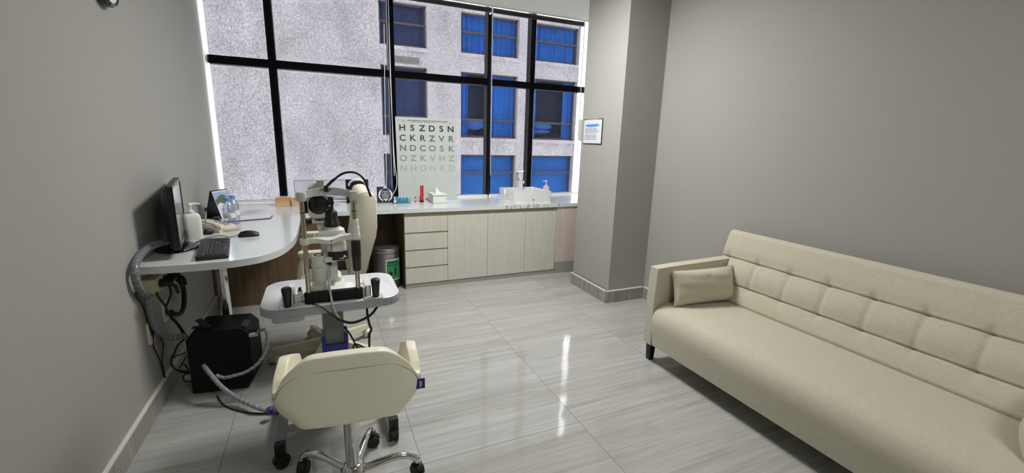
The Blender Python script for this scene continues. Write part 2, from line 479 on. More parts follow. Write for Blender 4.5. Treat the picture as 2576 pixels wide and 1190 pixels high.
# window
XJ = at(1470, 200, y=YG+.05).x
WT = 2.765      # unseen window head, set low to block the top gap's glare on the floor
WX = [at(392+280, 0, y=YG).x]
m1 = (at(660, 0, y=YG).x+at(683, 0, y=YG).x)/2
m2 = (at(969, 0, y=YG).x+at(988, 0, y=YG).x)/2
m3 = (at(1224, 30, y=YG).x+at(1238, 30, y=YG).x)/2
m4 = (at(1333, 50, y=YG).x+at(1348, 50, y=YG).x)/2
zt = at(972, 186, y=YG).z
fr = MB()
win = None
b = MB()
for zz in ((D-.03, D+.015), (WT, 3.0)): b.box(XL, XN, YG-.03, YG+.05, *zz)
b.box(XL-.04, XL-.012, YG-.03, YG+.05, D, 3.0); b.box(XJ, XN, YG-.03, YG+.05, D, 3.0)
win = struct(b.build('window_1', M['white_pl'], bevel=.003))
for i, (mx, w) in enumerate(((m1, .062), (m2, .060), (m3, .052), (m4, .058))):
    q = MB().box(mx-w/2, mx+w/2, YG-.04, YG+.06, D, 3.0).build('mullion', M['black_frame'], win, bevel=.004)
    g = MB(); g.box(mx-w/2+.010, mx-w/2+.017, YG-.0425, YG-.039, D, 3.0); g.box(mx+w/2-.020, mx+w/2-.013, YG-.0425, YG-.039, D, 3.0)
    g.build('gasket', M['frame_edge'], q)
xs = [XL, m1-.031, m1+.031, m2-.03, m2+.03, m3-.026, m3+.026, m4-.029, m4+.029, XJ]
for i in range(0, 10, 2):
    MB().box(at(522, 150, y=YG-.03).x if i == 0 else xs[i], xs[i+1], YG-.035, YG+.05, zt-.034, zt+.034).build('transom', M['black_frame'], win, bevel=.004)
    for z0, z1 in ((D+.015, zt-.034), (zt+.034, WT)):
        MB().box(xs[i], xs[i+1], YG+.008, YG+.014, z0, z1).build('pane', M['glass'], win)

# screens on rollers
zr = at(1336, 41, y=YB).z
bl = [(at(526, 160, y=YB).x, at(978.5, 187, y=YB).x), (at(982.5, 187, y=YB).x, at(1231.5, 205, y=YB).x), (at(1237, 205, y=YB).x, at(1456, 222, y=YB).x)]
bl_lab = ['wide grey see-through roller screen on the left half of the window', 'grey see-through roller screen behind the letter chart', 'grey see-through roller screen behind the sink and tap']
for (x0, x1), lab in zip(bl, bl_lab):
    t = thing('roller_blind', lab, 'blind', ((x0+x1)/2, YB, zr), 'see-through roller screens at the window')
    MB().cyl((x0-.006, YB, zr), (x1+.002, YB, zr), .024, n=18).build('roller_tube', M['tube_backlit'], t)
    b = MB(); b.grid(lambda u, v, x0=x0, x1=x1: (x0+(x1-x0)*u, YB+.02+.002*math.sin(u*9), zr+(D+.024-zr)*v), 12, 2)
    b.build('screen_cloth', M['screen'], t, recalc=False)
    MB().box(x0, x1, YB+.012, YB+.028, D+.003, D+.024).build('bottom_rail', M['white_pl'], t, bevel=.003)
    # bracket on the right end with its bead chain
    xb = x1+.010
    b = MB(); b.box(xb-.006, xb+.006, YB-.035, YB+.07, zr-.030, zr+.034); b.cyl((xb-.007, YB, zr), (xb+.007, YB, zr), .032, n=18); b.box(xb-.006, xb+.006, YB-.03, YB+.08, zr+.03, zr+.065)
    br = b.build('bracket', M['white_pl'], t, bevel=.004)
    zc = D+.10 if lab.endswith('tap') else D+.25
    lo = [(xb, YB-.033, zr), (xb+.001, YB-.036, zr-.8), (xb+.002, YB-.035, zc+.3), (xb+.004, YB-.034, zc+.03), (xb+.006, YB-.040, zc), (xb+.006, YB-.030, zc+.04), (xb+.004, YB-.025, zc+.35), (xb+.003, YB-.022, zr-.6), (xb+.002, YB-.020, zr)]
    MB().tube(lo, .0028, n=6, sub=4).build('bead_chain', M['white_pl'], br)
# ------------------------------------------------------------------ building across the street
YF = 18.
def bx(px, py): 
    p = at(px, py, y=YF); return p.x, p.z
cols = [(2.32, 4.10), (5.49, 8.05), (8.85, 11.02), (12.0, 14.4)]
pitch = 3.345
base = at(1160, 345, y=YF).z
rows = [(base-pitch, base-pitch+2.62), (base, base+2.62), (base+pitch, at(1160, 27, y=YF).z)]
bld = thing('apartment_building', 'speckled pale concrete building across the street with blue curtained windows', 'building', (5, YF, -4))
b = MB()
ex = [-9.] + [v for c in cols for v in c] + [17.]
for i in range(0, len(ex), 2): b.box(ex[i], ex[i+1], YF, YF+.5, -5, 12)
for c0, c1 in cols:
    zz = [-5] + [v for r in rows for v in r] + [12]
    for i in range(0, len(zz), 2): b.box(c0, c1, YF+.03, YF+.5, zz[i], zz[i+1])
b.build('facade', M['facade'], bld)
for c0, c1 in cols[:3]:
    for z0, z1 in rows: MB().box(c0-.03, c1+.03, YF-.05, YF+.1, z0-.16, z0-.02).build('sill', M['facade'], bld)
def curtain(x0, x1, z0, z1, mat, parent, name, amp=.045, y=YF+.42):
    MB().grid(lambda u, v: (x0+(x1-x0)*u, y+amp*math.sin(u*(x1-x0)*24)+amp*.5*math.sin(u*(x1-x0)*57+1), z0+(z1-z0)*v), max(12, int((x1-x0)*60)), 2).build(name, mat, parent)
for ci, (c0, c1) in enumerate(cols):
    for ri, (z0, z1) in enumerate(rows):
        f = MB()
        f.box(c0, c0+.07, YF+.22, YF+.3, z0, z1); f.box(c1-.07, c1, YF+.22, YF+.3, z0, z1); f.box(c0, c1, YF+.22, YF+.3, z0, z0+.08); f.box(c0, c1, YF+.22, YF+.3, z1-.07, z1)
        zb = z0+(1.86 if ri == 0 else .74 if ri == 1 else .84)
        f.box(c0, c1, YF+.21, YF+.3, zb-.04, zb+.04)
        w = f.build('facade_window', M['bframe'], bld, bevel=.008)
        MB().box(c0+.07, c1-.07, YF+.255, YF+.262, z0+.08, z1-.07).build('facade_pane', M['bglass'], w)
        # the room behind
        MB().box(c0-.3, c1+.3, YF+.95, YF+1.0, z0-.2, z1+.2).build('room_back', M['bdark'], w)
        if ci == 0:
            curtain(c0, c1, z0, z1, M['navycurt'], w, 'curtain', .02)
            if ri == 1:
                lv = MB()
                for k in range(5): lv.box(c0+.25, c1-.3, YF-.005, YF+.02, z1+.10+k*.055, z1+.13+k*.055)
                lv.build('louvre', M['louvre'], w)
        elif ri == 0: curtain(c0, c1, z0, z1, M['bblind'], w, 'blind_sheet', .004)
        elif ri == 2: curtain(c0, c1, z0, z1, M['bcurt'], w, 'curtain')
        elif ci == 1:
            curtain(c0, c0+.42, z0, z1, M['bcurt'], w, 'curtain'); curtain(c0+1.25, c1, z0, z1, M['bcurt'], w, 'curtain')
            MB().ball((c0+.85, YF+.75, z0+.55), (.5, .2, .22)).build('pillow', M['bcush'], w)
        else:
            curtain(c0, c0+.33, z0, z1, M['bcurt'], w, 'curtain'); curtain(c1-.48, c1, z0, z1, M['bcurt'], w, 'curtain')
            MB().ball((c0+.80, YF+.75, z0+.60), (.55, .2, .15)).ball((c0+.75, YF+.75, z0+.36), (.5, .2, .09)).build('pillow', M['bcush'], w)

# ------------------------------------------------------------------ worktop: long counter and desk in one piece
YC0 = 3.896; YBKC = YG-.035
TH = .036
out = [(XL+.004, 2.487), (-.654, 2.470), (-.481, 2.478), (-.379, 2.506), (-.306, 2.552), (-.239, 2.650), (-.195, 2.80), (-.172, 2.96), (-.166, 3.15), (-.166, 3.45), (-.166, 3.74)]
out = [tuple(p)[:2] for p in catmull([(x, y, 0) for x, y in out], 5)]
for k in range(1, 9):
    a = PI - PI/2*k/8
    out.append((-.166+.156+.156*math.cos(a), YC0-.156+.156*math.sin(a)))
mx0, mx1 = 1.645, 2.262
wt = out + [(mx0, YC0), (mx0, YBKC), (XL+.004, YBKC)]
worktop = thing('worktop', 'white laminate worktop running along the window and rounding into a desk', 'worktop', (-.5, 3.2, 0))
MB().prism(wt, D-TH, D).build('top', M['laminate'], worktop, bevel=.0025, angle=50)
o = MB().box(mx0+.0008, mx1, YC0, YBKC, D-TH, D+.001).build('marble_slab', M['marble'], bevel=.002)
tag(o, 'grey veined marble slab let into the counter beneath the square sink', 'worktop')
o = MB().box(mx1+.001, XN-.002, YC0, YBKC, D-TH, D).build('counter_end', M['laminate'], bevel=.002)
tag(o, 'short white counter end between the marble slab and the pillar', 'worktop')

# base cabinets
YF0 = 3.916; DX = .663; DX1 = 1.066; d2 = at(1226, 640, y=YF0).x; d3 = at(1319, 640, y=YF0).x; DXE = 2.236
ZT = D-TH-.001
ZK = .042; ZD0, ZD1 = .046, ZT-.038
def carcass(x0, x1, t):
    b = MB(); e = .0008
    b.box(x0+e, x0+.018, YF0+.021, YBKC-.02, ZK, ZT); b.box(x1-.018, x1-e, YF0+.021, YBKC-.02, ZK, ZT)
    b.box(x0+.018, x1-.018, YF0+.021, YBKC-.02, ZK, ZK+.018); b.box(x0+.018, x1-.018, YBKC-.04, YBKC-.02, ZK+.018, ZT)
    b.build('carcass', M['oak'], t)
    MB().box(x0+e, x1-e, YF0+.003, YF0+.021, ZD1+.002, ZT).build('finger_channel', M['channel'], t)
    MB().box(x0+e, x1-e, YF0+.006, YF0+.03, 0, ZK).build('plinth', M['plinth'], t)
t = thing('drawer_cabinet', 'bleached oak cabinet with four drawers at the left end of the counter', 'cabinet', ((DX+DX1)/2, YF0, 0))
carcass(DX, DX1, t)
pz = (ZD1-ZD0+.017)/4
for k in range(4):
    z0 = ZD0+k*pz
    MB().box(DX+.002, DX1-.0015, YF0, YF0+.019, z0, z0+pz-.017).build('drawer', M['oak'], t, bevel=.0015)
    if k < 3: MB().box(DX+.002, DX1-.0015, YF0+.007, YF0+.0205, z0+pz-.017, z0+pz).build('drawer_gap', M['channel'], t)
# left side panel is dark veneer towards the knee space
MB().box(DX-.005, DX+.0005, YF0+.001, YBKC-.02, 0, ZT).build('side_panel', M['brown'], t)
for x0, x1, lab in ((DX1, d2, 'single door bleached oak cabinet next to the drawers'), (d2, DXE, 'bleached oak cabinet with two doors under the sink')):
    t = thing('door_cabinet', lab, 'cabinet', ((x0+x1)/2, YF0, 0), 'oak door cabinets under the counter')
    carcass(x0, x1, t)
    xx = [x0, x1] if x1 == d2 else [x0, d3, x1]
    for a, c in zip(xx[:-1], xx[1:]): MB().box(a+.0018, c-.0018, YF0, YF0+.019, ZD0, ZD1).build('door', M['oak'], t, bevel=.0015)
t = thing('filler_panel', 'oak filler panel between the sink cabinet and the pillar', 'panel', ((DXE+XN)/2, YF0+.03, 0))
MB().box(DXE+.002, XN-.002, YF0-.006, YF0+.02, .125, ZT).build('panel', M['oak_pink'], t)
MB().box(DXE+.002, XN-.002, YF0-.010, YF0+.02, 0, .124).build('kick_board', M['plinth'], t)

# brown modesty panels of the desk and knee space
o = MB().box(XL+.006, -.02, 3.925, 3.945, .0, ZT).build('modesty_panel', M['brown'], bevel=.001)
tag(o, 'brown wood panel closing the space under the desk', 'panel')
o = MB().box(-.018, DX-.006, YBKC-.06, YBKC-.04, 0, ZT).build('back_panel', M['brown'], bevel=.001)
tag(o, 'dark brown back panel of the knee space behind the bin', 'panel')
# chrome desk leg
lg = MB().cyl((-.560, 2.85, .012), (-.560, 2.85, D-TH-.008), .029, n=28).build('leg', M['chrome'], worktop)
MB().lathe([(.048, 0), (.048, .008), (.03, .014)], (-.560, 2.85, 0)).build('foot_plate', M['chrome'], lg)
MB().lathe([(.03, 0), (.05, .004), (.05, .008)], (-.560, 2.85, D-TH-.0085)).build('top_plate', M['chrome'], lg)

# ------------------------------------------------------------------ things on the desk
def pump_bottle(name, label, cat, o, w, d, hb, hp, body, pump, group=None, rot=0, lip=.010):
    """flat-shouldered bottle with a dispenser head"""
    t = thing(name, label, cat, o, group)
    X = Matrix.Translation(o) @ Matrix.Rotation(rot, 4, 'Z')
    b = MB(X); R = []
    for z, k in ((0, .94), (.004, 1), (hb*.80, 1), (hb*.90, .96), (hb*.97, .78), (hb, .45)):
        R.append([(x, y, z) for x, y in rrect(w*k, d*k, d*.36*k, 5)])
    b.loft(R).build('bottle_body', body, t)
    q = MB(X); q.lathe([(w*.20, hb), (w*.22, hb+.003), (w*.21, hb+hp*.22), (w*.12, hb+hp*.25), (w*.075, hb+hp*.28), (w*.07, hb+hp*.72)], n=20)
    q.loft([[(x, y, hb+hp*.70+z) for x, y in rrect(w*a, w*c, w*.08, 4, cx=w*s)] for z, a, c, s in ((0, .26, .24, 0), (hp*.10, .30, .26, 0), (hp*.2, .26, .24, 0), (hp*.24, .18, .18, 0))])
    q.tube([(0, 0, hb+hp*.84), (w*.25, 0, hb+hp*.86), (w*.48, 0, hb+hp*.82), (w*.56, 0, hb+hp*.74)], lambda u: w*(.075-.03*u), n=10)
    q.build('pump_head', pump, t, angle=45)
    return t

# monitor, seen from its side
MA = at(452, 630, z=.805); MBk = at(468, 577, z=.805)
MA, MBk = Vector((MA.x, MA.y, 0)), Vector((MBk.x, MBk.y, 0))
mdir = (MBk-MA).normalized(); MW = .535
mc = MA+mdir*MW/2
mn = Vector((mdir.y, -mdir.x, 0))           # screen normal, into the room
if mn.x < 0: mn = -mn
mo = Vector((mc.x, mc.y, D))
XM = Matrix(((mdir.x, mn.x, 0, mo.x), (mdir.y, mn.y, 0, mo.y), (0, 0, 1, mo.z), (0, 0, 0, 1)))
t = thing('computer_monitor', 'black computer monitor on the left end of the white desk, facing right', 'monitor', mo)
z0, z1 = .045, .365
b = MB(XM)
R = []
for dpt, ins, zi in ((0, 0, 0), (-.022, 0, 0), (-.034, .012, .012), (-.050, .07, .05), (-.056, .11, .08)):
    R.append([(x, dpt, z) for x, z in rrect(MW-2*ins, z1-z0-2*zi, .008+ins*.2, 3, 0, (z0+z1)/2)])
b.loft(R).build('housing', M['black'], t)
b = MB(XM); o_ = rrect(MW-.002, z1-z0-.002, .006, 3, 0, (z0+z1)/2); i_ = rrect(MW-.036, z1-z0-.044, .002, 3, 0, (z0+z1)/2+.004)
b.loft([[(x, .0005, z) for x, z in o_], [(x, .006, z) for x, z in o_], [(x, .006, z) for x, z in i_], [(x, .002, z) for x, z in i_]], cap=False).build('bezel', M['gloss_black'], t)
MB(XM).box(-MW/2+.017, MW/2-.017, .0005, .0025, z0+.024, z1-.017).build('screen', M['screen_lcd'], t)
b = MB(XM)
b.loft([[(x, y-.045, z) for x, y in rrect(w, d, d*.3, 4)] for z, w, d in ((.012, .15, .05), (.03, .12, .04), (.09, .085, .03), (.16, .075, .028))])
b.build('neck', M['gloss_black'], t)
b = MB(XM)
b.loft([[(.135*k*math.cos(a)*1.0, -.03+.098*k*math.sin(a), z) for a in [2*PI*i/40 for i in range(40)]] for z, k in ((.0005, .97), (.004, 1.), (.009, .98), (.014, .86), (.017, .5))])
b.build('base', M['gloss_black'], t)
b = MB(XM); b.box(-.16, -.145, .002, .0035, z0+.008, z0+.012); b.build('power_led', M['grey_cable'], t)

# keyboard: measured corners on the desk
k0, k1, k2, k3 = [at(x, y, z=D+.018) for x, y in ((494, 650), (570, 645), (576, 599), (510, 598))]
kc = (k0+k1+k2+k3)/4; kx = ((k2-k1)+(k3-k0)).normalized(); ky = Vector((-kx.y, kx.x, 0)); KL, KWd = .445, .140
XK = Matrix(((kx.x, ky.x, 0, kc.x), (kx.y, ky.y, 0, kc.y), (0, 0, 1, D), (0, 0, 0, 1)))
t = thing('keyboard', 'black computer keyboard lying in front of the monitor', 'keyboard', (kc.x, kc.y, D))
b = MB(XK); b.loft([[(x, y, z+(.006*(y/KWd+.5) if z > .01 else 0)) for x, y in rrect(KL-i, KWd-i, .008, 3)] for z, i in ((.001, .004), (.004, 0), (.014, 0), (.017, .004))])
b.build('keyboard_case', M['keygap'], t)
def keys(name, rows, parent):
    b = MB(XK)
    for (u, v, w) in rows:
        zt_ = .017+.006*(v/KWd+.5)
        b.loft([[(x, y, zt_+z) for x, y in rrect(w-.003-i, .0158-i, .002, 2, u, v)] for z, i in ((0, 0), (.006, .003), (.0065, .005))])
    return b.build(name, M['key'], parent)
P = .0190
rows = []
for r in range(5):
    v = -.052+r*.0192
    n = 15
    for k in range(n): rows.append((-.208+.0095+k*P*.97, v, P*.97)) if not (r == 0 and 3 <= k <= 8) else None
rows.append((-.208+.0095+5.5*P*.97, -.052, P*.97*6))
keys('main_keys', rows, t)
keys('function_keys', [(-.208+.0095+k*P*.97+(.008*(k//4)), .051, P*.97) for k in range(14)], t)
rows = [(.092+k*P, v, P) for k in range(3) for v in (.025, .0058)]+[(.092+P, -.0332, P), (.092, -.052, P), (.092+P, -.052, P), (.092+2*P, -.052, P)]
keys('arrow_keys', rows, t)
keys('number_pad', [(.157+k*P, -.052+r*.0192, P) for k in range(3) for r in range(5)], t)

# mouse
p = at(625, 596, z=D); mo = Vector((p.x, p.y+.02, D))
t = thing('computer_mouse', 'black corded mouse on the white desk right of the keyboard', 'mouse', mo)
XK2 = Matrix.Translation(mo) @ Matrix.Rotation(math.radians(6), 4, 'Z')
def mouse_ring(s, k=1.):
    x = -.056+.112*s
    w = .030*(math.sin(PI*min(1, max(0, .06+.88*s)))**.45)*(1+.10*math.cos(2*PI*s))
    hh = .036*(math.sin(PI*(.08+.80*(s**.8)))**.7)
    return [(x, w*math.cos(a)*1.0, .002+max(0, hh*math.sin(a))) if math.sin(a) >= 0 else (x, w*math.cos(a), .002) for a in [2*PI*i/24 for i in range(24)]]
MB(XK2).loft([mouse_ring(s/14) for s in range(15)]).build('mouse_body', M['black'], t)
MB(XK2).cyl((-.036, -.004, .025), (-.036, .004, .025), .008, n=16).build('scroll_wheel', M['rubber'], t)
b = MB(); b.tube([tuple(mo+Vector((-.055, 0, .010))), (mo.x-.10, mo.y-.01, D+.004), (mo.x-.16, mo.y+.05, D+.004), (mo.x-.21, mo.y+.01, D+.004), (mo.x-.25, mo.y-.10, D+.004), (mo.x-.28, mo.y-.16, D+.004)], .0019, n=6)
b.build('mouse_cord', M['rubber'], t)

# white pump bottle
p = at(489, 607, z=D)
pump_bottle('pump_bottle', 'tall white pump bottle beside the monitor on the desk', 'bottle', Vector((p.x-.005, p.y+.02, D)), .090, .058, .165, .062, M['white_bot'], M['white_pl'], rot=math.radians(28))

# telephone
p = Vector((-.672, 3.335, D)); XT = Matrix.Translation(p) @ Matrix.Rotation(math.radians(-24), 4, 'Z')
t = thing('desk_telephone', 'ivory corded telephone behind the white pump bottle', 'telephone', p)
b = MB(XT); b.prism([(-.10, 0), (.10, 0), (.10, .018), (.085, .028), (-.085, .058), (-.10, .052)], -.085, .085, 'xz'); b.build('telephone_body', M['ivory'], t, bevel=.006)
b = MB(XT)
hs = [[(x, y-.055, z) for x, y, z in [(u, w*math.cos(a), zc+hh*math.sin(a)) for a in [2*PI*i/16 for i in range(16)]]] for u, w, hh, zc in
      ((-.112, .012, .008, .070), (-.106, .023, .016, .068), (-.085, .025, .018, .068), (-.062, .019, .012, .074), (-.02, .017, .0115, .069), (.03, .017, .0115, .058), (.062, .019, .012, .049), (.085, .025, .018, .036), (.103, .023, .016, .031), (.108, .012, .008, .031))]
b.loft(hs).build('handset', M['ivory'], t)
b = MB(XT)
for r in range(4):
    for c in range(3):
        x = .065-r*.026; z = .0285+(.085-x)*.176
        b.cbox((x, .005+c*.024, z+.003), (.016, .015, .006))
b.build('dial_keys', M['grey_cable'], t, bevel=.0015)
b = MB(XT); pts = []
for i in range(150):
    s = i/149; a = s*2*PI*17
    bx_, by_ = .112+.040*math.sin(s*PI*.55), -.055+.09*s*(.6+.4*s)
    pts.append((bx_+.007*math.cos(a), by_, .0105+.007*math.sin(a)))
b.tube(pts, .0024, n=6, smooth=False); b.build('coiled_cord', M['ivory'], t)

# pen on a base
p = at(517, 589, z=D); p = Vector((p.x+.004, p.y, D))
t = thing('desk_pen', 'silver pen standing upright in a black base beside the telephone', 'pen', p)
b = MB(); b.box(p.x-.035, p.x+.035, p.y-.024, p.y+.024, D+.0005, D+.012); b.lathe([(.012, .012), (.009, .026), (.007, .034)], p, n=16); b.build('pen_base', M['black'], t, bevel=.003)
q = p+Vector((.012, .006, .155))
b = MB(); b.tube([p+Vector((0, 0, .03)), p+Vector((.006, .003, .09)), q], .0048, n=10, smooth=False); b.build('pen_barrel', M['chrome'], t)
b = MB(); b.cyl(q-Vector((.0006, .0003, .012)), q+Vector((.001, .0006, .012)), .0062, n=12); b.build('pen_cap', M['black'], t)

# tent calendar
p0 = at(519, 553, z=D); p = Vector((max(p0.x-.055, XL+.135), p0.y+.028, D))
XC = Matrix.Translation(p) @ Matrix.Rotation(math.radians(63), 4, 'Z')
t = thing('desk_calendar', 'tent-fold desk calendar with a landscape picture leaning at the left wall', 'calendar', p)
CW, CH, CB = .165, .215, .062
def tent(u, v, s, off=0): return (-CW/2+CW*u, s*(CB*(1-v))+off*s, .001+CH*v)
b = MB(XC)
for s in (1, -1):
    b.loft([[tent(0, 0, s), tent(1, 0, s), tent(1, 1, s), tent(0, 1, s)], [tent(0, 0, s, .003), tent(1, 0, s, .003), tent(1, 1, s, .003), tent(0, 1, s, .003)]])
b.build('card_stand', M['black'], t)
def sheet(name, u0, u1, v0, v1, off, mat, par, wav=None):
    b = MB(XC)
    if wav is None: b.poly([tent(u0, v0, -1, off), tent(u1, v0, -1, off), tent(u1, v1, -1, off), tent(u0, v1, -1, off)])
    else: b.poly([tent(u0, v0, -1, off), tent(u1, v0, -1, off)]+[tent(u1+(u0-u1)*k/12, wav(k/12), -1, off) for k in range(13)])
    return b.build(name, mat, par, recalc=False)
sh = sheet('page', .03, .97, .03, .97, .0036, M['paper'], t)
sheet('picture_sky', .05, .95, .60, .93, .0042, M['skyp'], sh)
sheet('picture_hills', .05, .95, .52, .6, .0048, M['hill'], sh, lambda u: .66+.20*math.sin(PI*u)**2+.03*math.sin(9*u))
sheet('picture_cloud', .05, .95, .44, .5, .0054, M['paper'], sh, lambda u: .50+.08*abs(math.sin(2*PI*u)))
b = MB(XC)
for r in range(5): b.poly([tent(.16, .12+r*.06, -1, .0046), tent(.62+.06*(r % 3), .12+r*.06, -1, .0046), tent(.62+.06*(r % 3), .132+r*.06, -1, .0046), tent(.16, .132+r*.06, -1, .0046)])
b.build('print', M['ink'], sh, recalc=False)

# water bottles
def bottle(name, o, label):
    t = thing(name, label, 'bottle', o, 'small water bottles on the desk')
    prof = [(r_*1.17, z_*1.2) for r_, z_ in [(.018, .000), (.027, .002), (.0305, .010), (.0295, .022), (.031, .034), (.031, .050), (.0305, .054), (.0305, .082), (.031, .086), (.0315, .100), (.030, .112), (.025, .126), (.018, .138), (.0125, .146), (.0125, .151)]]
    MB().lathe(prof, o, n=32).build('bottle_body', M['water'], t)
    lb = MB().lathe([(.0366, .0655), (.0366, .0980)], o, n=32)
    lb.build('label', M['label'], t)
    MB().lathe([(.0185, .178), (.0195, .179), (.0195, .198), (.0180, .202), (.003, .203)], o, n=24).build('cap', M['cap_blue'], t)
    return t
p = at(578, 573, z=D); w1 = Vector((p.x, p.y+.03, D)); w2 = w1+Vector((.010, .105, 0))
bt = bottle('water_bottle', w1, 'front one of the two small water bottles with blue caps')
b2 = dup(bt, w2, 'rear one of the two small water bottles with blue caps')
for ww, root in ((w1, bt), (w2, b2)):
    lab = [c for c in root.children if c.name.startswith('label')][0]
    text_mesh('Le', .014, ww+Vector((.006, -.0376, .088)), (1, 0, 0), (0, 0, 1), M['greentxt'], 'lettering', lab)
    text_mesh('Minerale', .0125, ww+Vector((0, -.0378, .075)), (1, 0, 0), (0, 0, 1), M['redtxt'], 'lettering', lab)

# papers and folder
def sheet_on(name, label, cs, z, mat, th=.0012, lines=6, group=None):
    P4 = [at(x, y, z=z) for x, y in cs]
    c = sum(P4, Vector())/4
    t = thing(name, label, 'paper', (c.x, c.y, z-th), group)
    b = MB(); b.loft([[(v.x, v.y, z-th) for v in P4], [(v.x, v.y, z) for v in P4]]); b.build('sheet', mat, t)
    g = MB(); ex_, ey = P4[1]-P4[0], P4[3]-P4[0]
    for k in range(lines):
        a = .12+.76*k/max(1, lines-1)
        q = [P4[0]+ex_*(.08+.1*(k % 2))+ey*a, P4[0]+ex_*(.55+.12*(k % 3))+ey*a, P4[0]+ex_*(.55+.12*(k % 3))+ey*(a+.03), P4[0]+ex_*(.08+.1*(k % 2))+ey*(a+.03)]
        g.poly([(v.x, v.y, z+.0006) for v in q])
    g.build('print', M['ink'], t, recalc=False); return t
t = thing('document_folder', 'navy edged stack of papers with folded cover on the desk behind the water bottles', 'folder', at(615, 548, z=D))
Pf = [at(x, y, z=D+.008) for x, y in ((560, 558), (681, 548), (686, 541), (545, 545))]
b = MB(); b.loft([[(v.x, v.y, D+.001) for v in Pf], [(v.x, v.y, D+.006) for v in Pf]]); b.build('cover', M['folder'], t)
b = MB(); b.loft([[(v.x-.004, v.y+.004, D+.0062) for v in Pf], [(v.x-.004, v.y+.004, D+.0105) for v in Pf]]); b.build('pages', M['paper'], t)
sheet_on('paper_sheet', 'printed sheet lying nearest the left wall behind the calendar', ((535, 548), (600, 545), (612, 530), (552, 531)), D+.0120, M['paper'], .0012, 6, 'loose sheets on the desk')
sheet_on('paper_sheet', 'printed form with ruled columns behind the two water bottles', ((596, 541), (660, 537), (677, 526), (618, 529)), D+.0016, M['paper'], .0012, 7, 'loose sheets on the desk')

# orange tissue boxes
def tissue_carton(label, o, sx, sy, sz, rot=0):
    t = thing('tissue_carton', label, 'tissue box', o, 'orange tissue cartons on the counter')
    X = Matrix.Translation(o) @ Matrix.Rotation(rot, 4, 'Z')
    MB(X).box(-sx/2, sx/2, -sy/2, sy/2, .0005, sz-.001).build('carton', M['orange'], t, bevel=.001)
    b = MB(X); b.poly([(x, y, sz) for x, y in rrect(sx-.002, sy-.002, .002, 2)]); b.build('top_print', M['paper'], t, recalc=False)
    b = MB(X); b.poly([(sx*.30*math.cos(2*PI*k/28), sy*.24*math.sin(2*PI*k/28), sz+.0006) for k in range(28)]); b.build('oval_opening', M['blackm'], t, recalc=False)
    b = MB(X); b.box(sx/2-.0002, sx/2+.0006, -sy/2+.004, sy/2-.004, .004, sz-.004); b.build('end_print', M['paper'], t)
    b = MB(X); b.box(-sx*.15, sx*.42, -sy/2-.0006, -sy/2+.0002, .003, .005); b.build('print_line', M['ink'], t)
p = at(713, 519, z=D)
tissue_carton('orange tissue carton on the desk corner below the window', Vector((p.x, p.y+.055, D)), .125, .11, .078)
p = at(756, 519, z=D)
tissue_carton('orange tissue carton half hidden behind the chin rest post', Vector((p.x, p.y+.06, D)), .125, .11, .078)

# ------------------------------------------------------------------ things along the window
def plaque(o, w, hgt, lean, label, gold=False):
    t = thing('award_plaque', label, 'plaque', o, 'award plaques on the counter')
    X = Matrix.Translation(o) @ Matrix.Rotation(-lean, 4, 'X')
    MB(X).box(-w/2, w/2, 0, .012, .0, hgt).build('board', M['navy'] if not gold else M['blackm'], t, bevel=.002)
    b = MB(X); b.box(-w*.2, w*.2, .012, .016, 0, .02); b.prism([(-.02, .0), (.02, .0), (.006, hgt*.6), (-.006, hgt*.6)], .0121, .0145, 'xz'); b.build('back_stand', M['blackm'], t)
    e = MB(X)
    m = M['gold'] if gold else M['white_ink']
    for dx in (-.010, .010): e.ball((dx, -.004, hgt-.012), (.010, .005, .007), 10)
    e.ball((0, -.004, hgt+.001), (.005, .004, .009), 10); e.build('emblem', m, t)
    if not gold:
        r = w*.40; cz = hgt*.47
        def arc(a0, a1, w0):
            q = MB(X); ring = []
            for k in range(15):
                a = a0+(a1-a0)*k/14; ww = w0*math.sin(PI*(k/14))**.7+.0006
                ring.append([((r-ww)*math.cos(a), -.0012, cz+(r-ww)*math.sin(a)), ((r+ww*.3)*math.cos(a), -.0022, cz+(r+ww*.3)*math.sin(a))])
            for i in range(14): q.poly([ring[i][0], ring[i][1], ring[i+1][1], ring[i+1][0]])
            return q
        q = arc(math.radians(-72), math.radians(72), .010)
        q.build('laurel', M['white_ink'], t, recalc=False)
        q = arc(math.radians(108), math.radians(252), .010); q.build('laurel', M['white_ink'], t, recalc=False)
        g = MB(X)
        for k, (ww, hh) in enumerate(((.14, .0028), (.36, .004), (.08, .002), (.40, .004), (.20, .003), (.24, .003), (.22, .003), (.16, .003), (.26, .003))):
            zc = cz+r*.62-k*r*.155
            g.box(-w*ww, w*ww, -.0022, -.0008, zc-hh/2, zc+hh/2)
        g.build('lettering', M['white_ink'], t)
        g = MB(X); g.prism([(-.018, .03), (0, .014), (.018, .03), (.010, .036), (0, .030), (-.010, .036)], -.0026, -.0008, 'xz'); g.build('medallion', M['white_ink'], t)
    else:
        g = MB(X); g.prism([(.09*math.cos(2*PI*k/28)*.8, hgt*.5+.09*math.sin(2*PI*k/28)*.8) for k in range(28)], -.0025, 0, 'xz'); g.build('medal', M['blackm'], t)
    return t
p = at(900, 512, z=D)
plaque(Vector((p.x+.006, p.y+.03, D+.001)), .205, .225, .10, 'black award plaque with a gold emblem behind the tall chair back', True)
p = at(972, 511, z=D)
plaque(Vector((p.x, p.y+.03, D+.001)), .158, .155, .16, 'navy award plaque with white laurel and lettering left of the blue tubs')

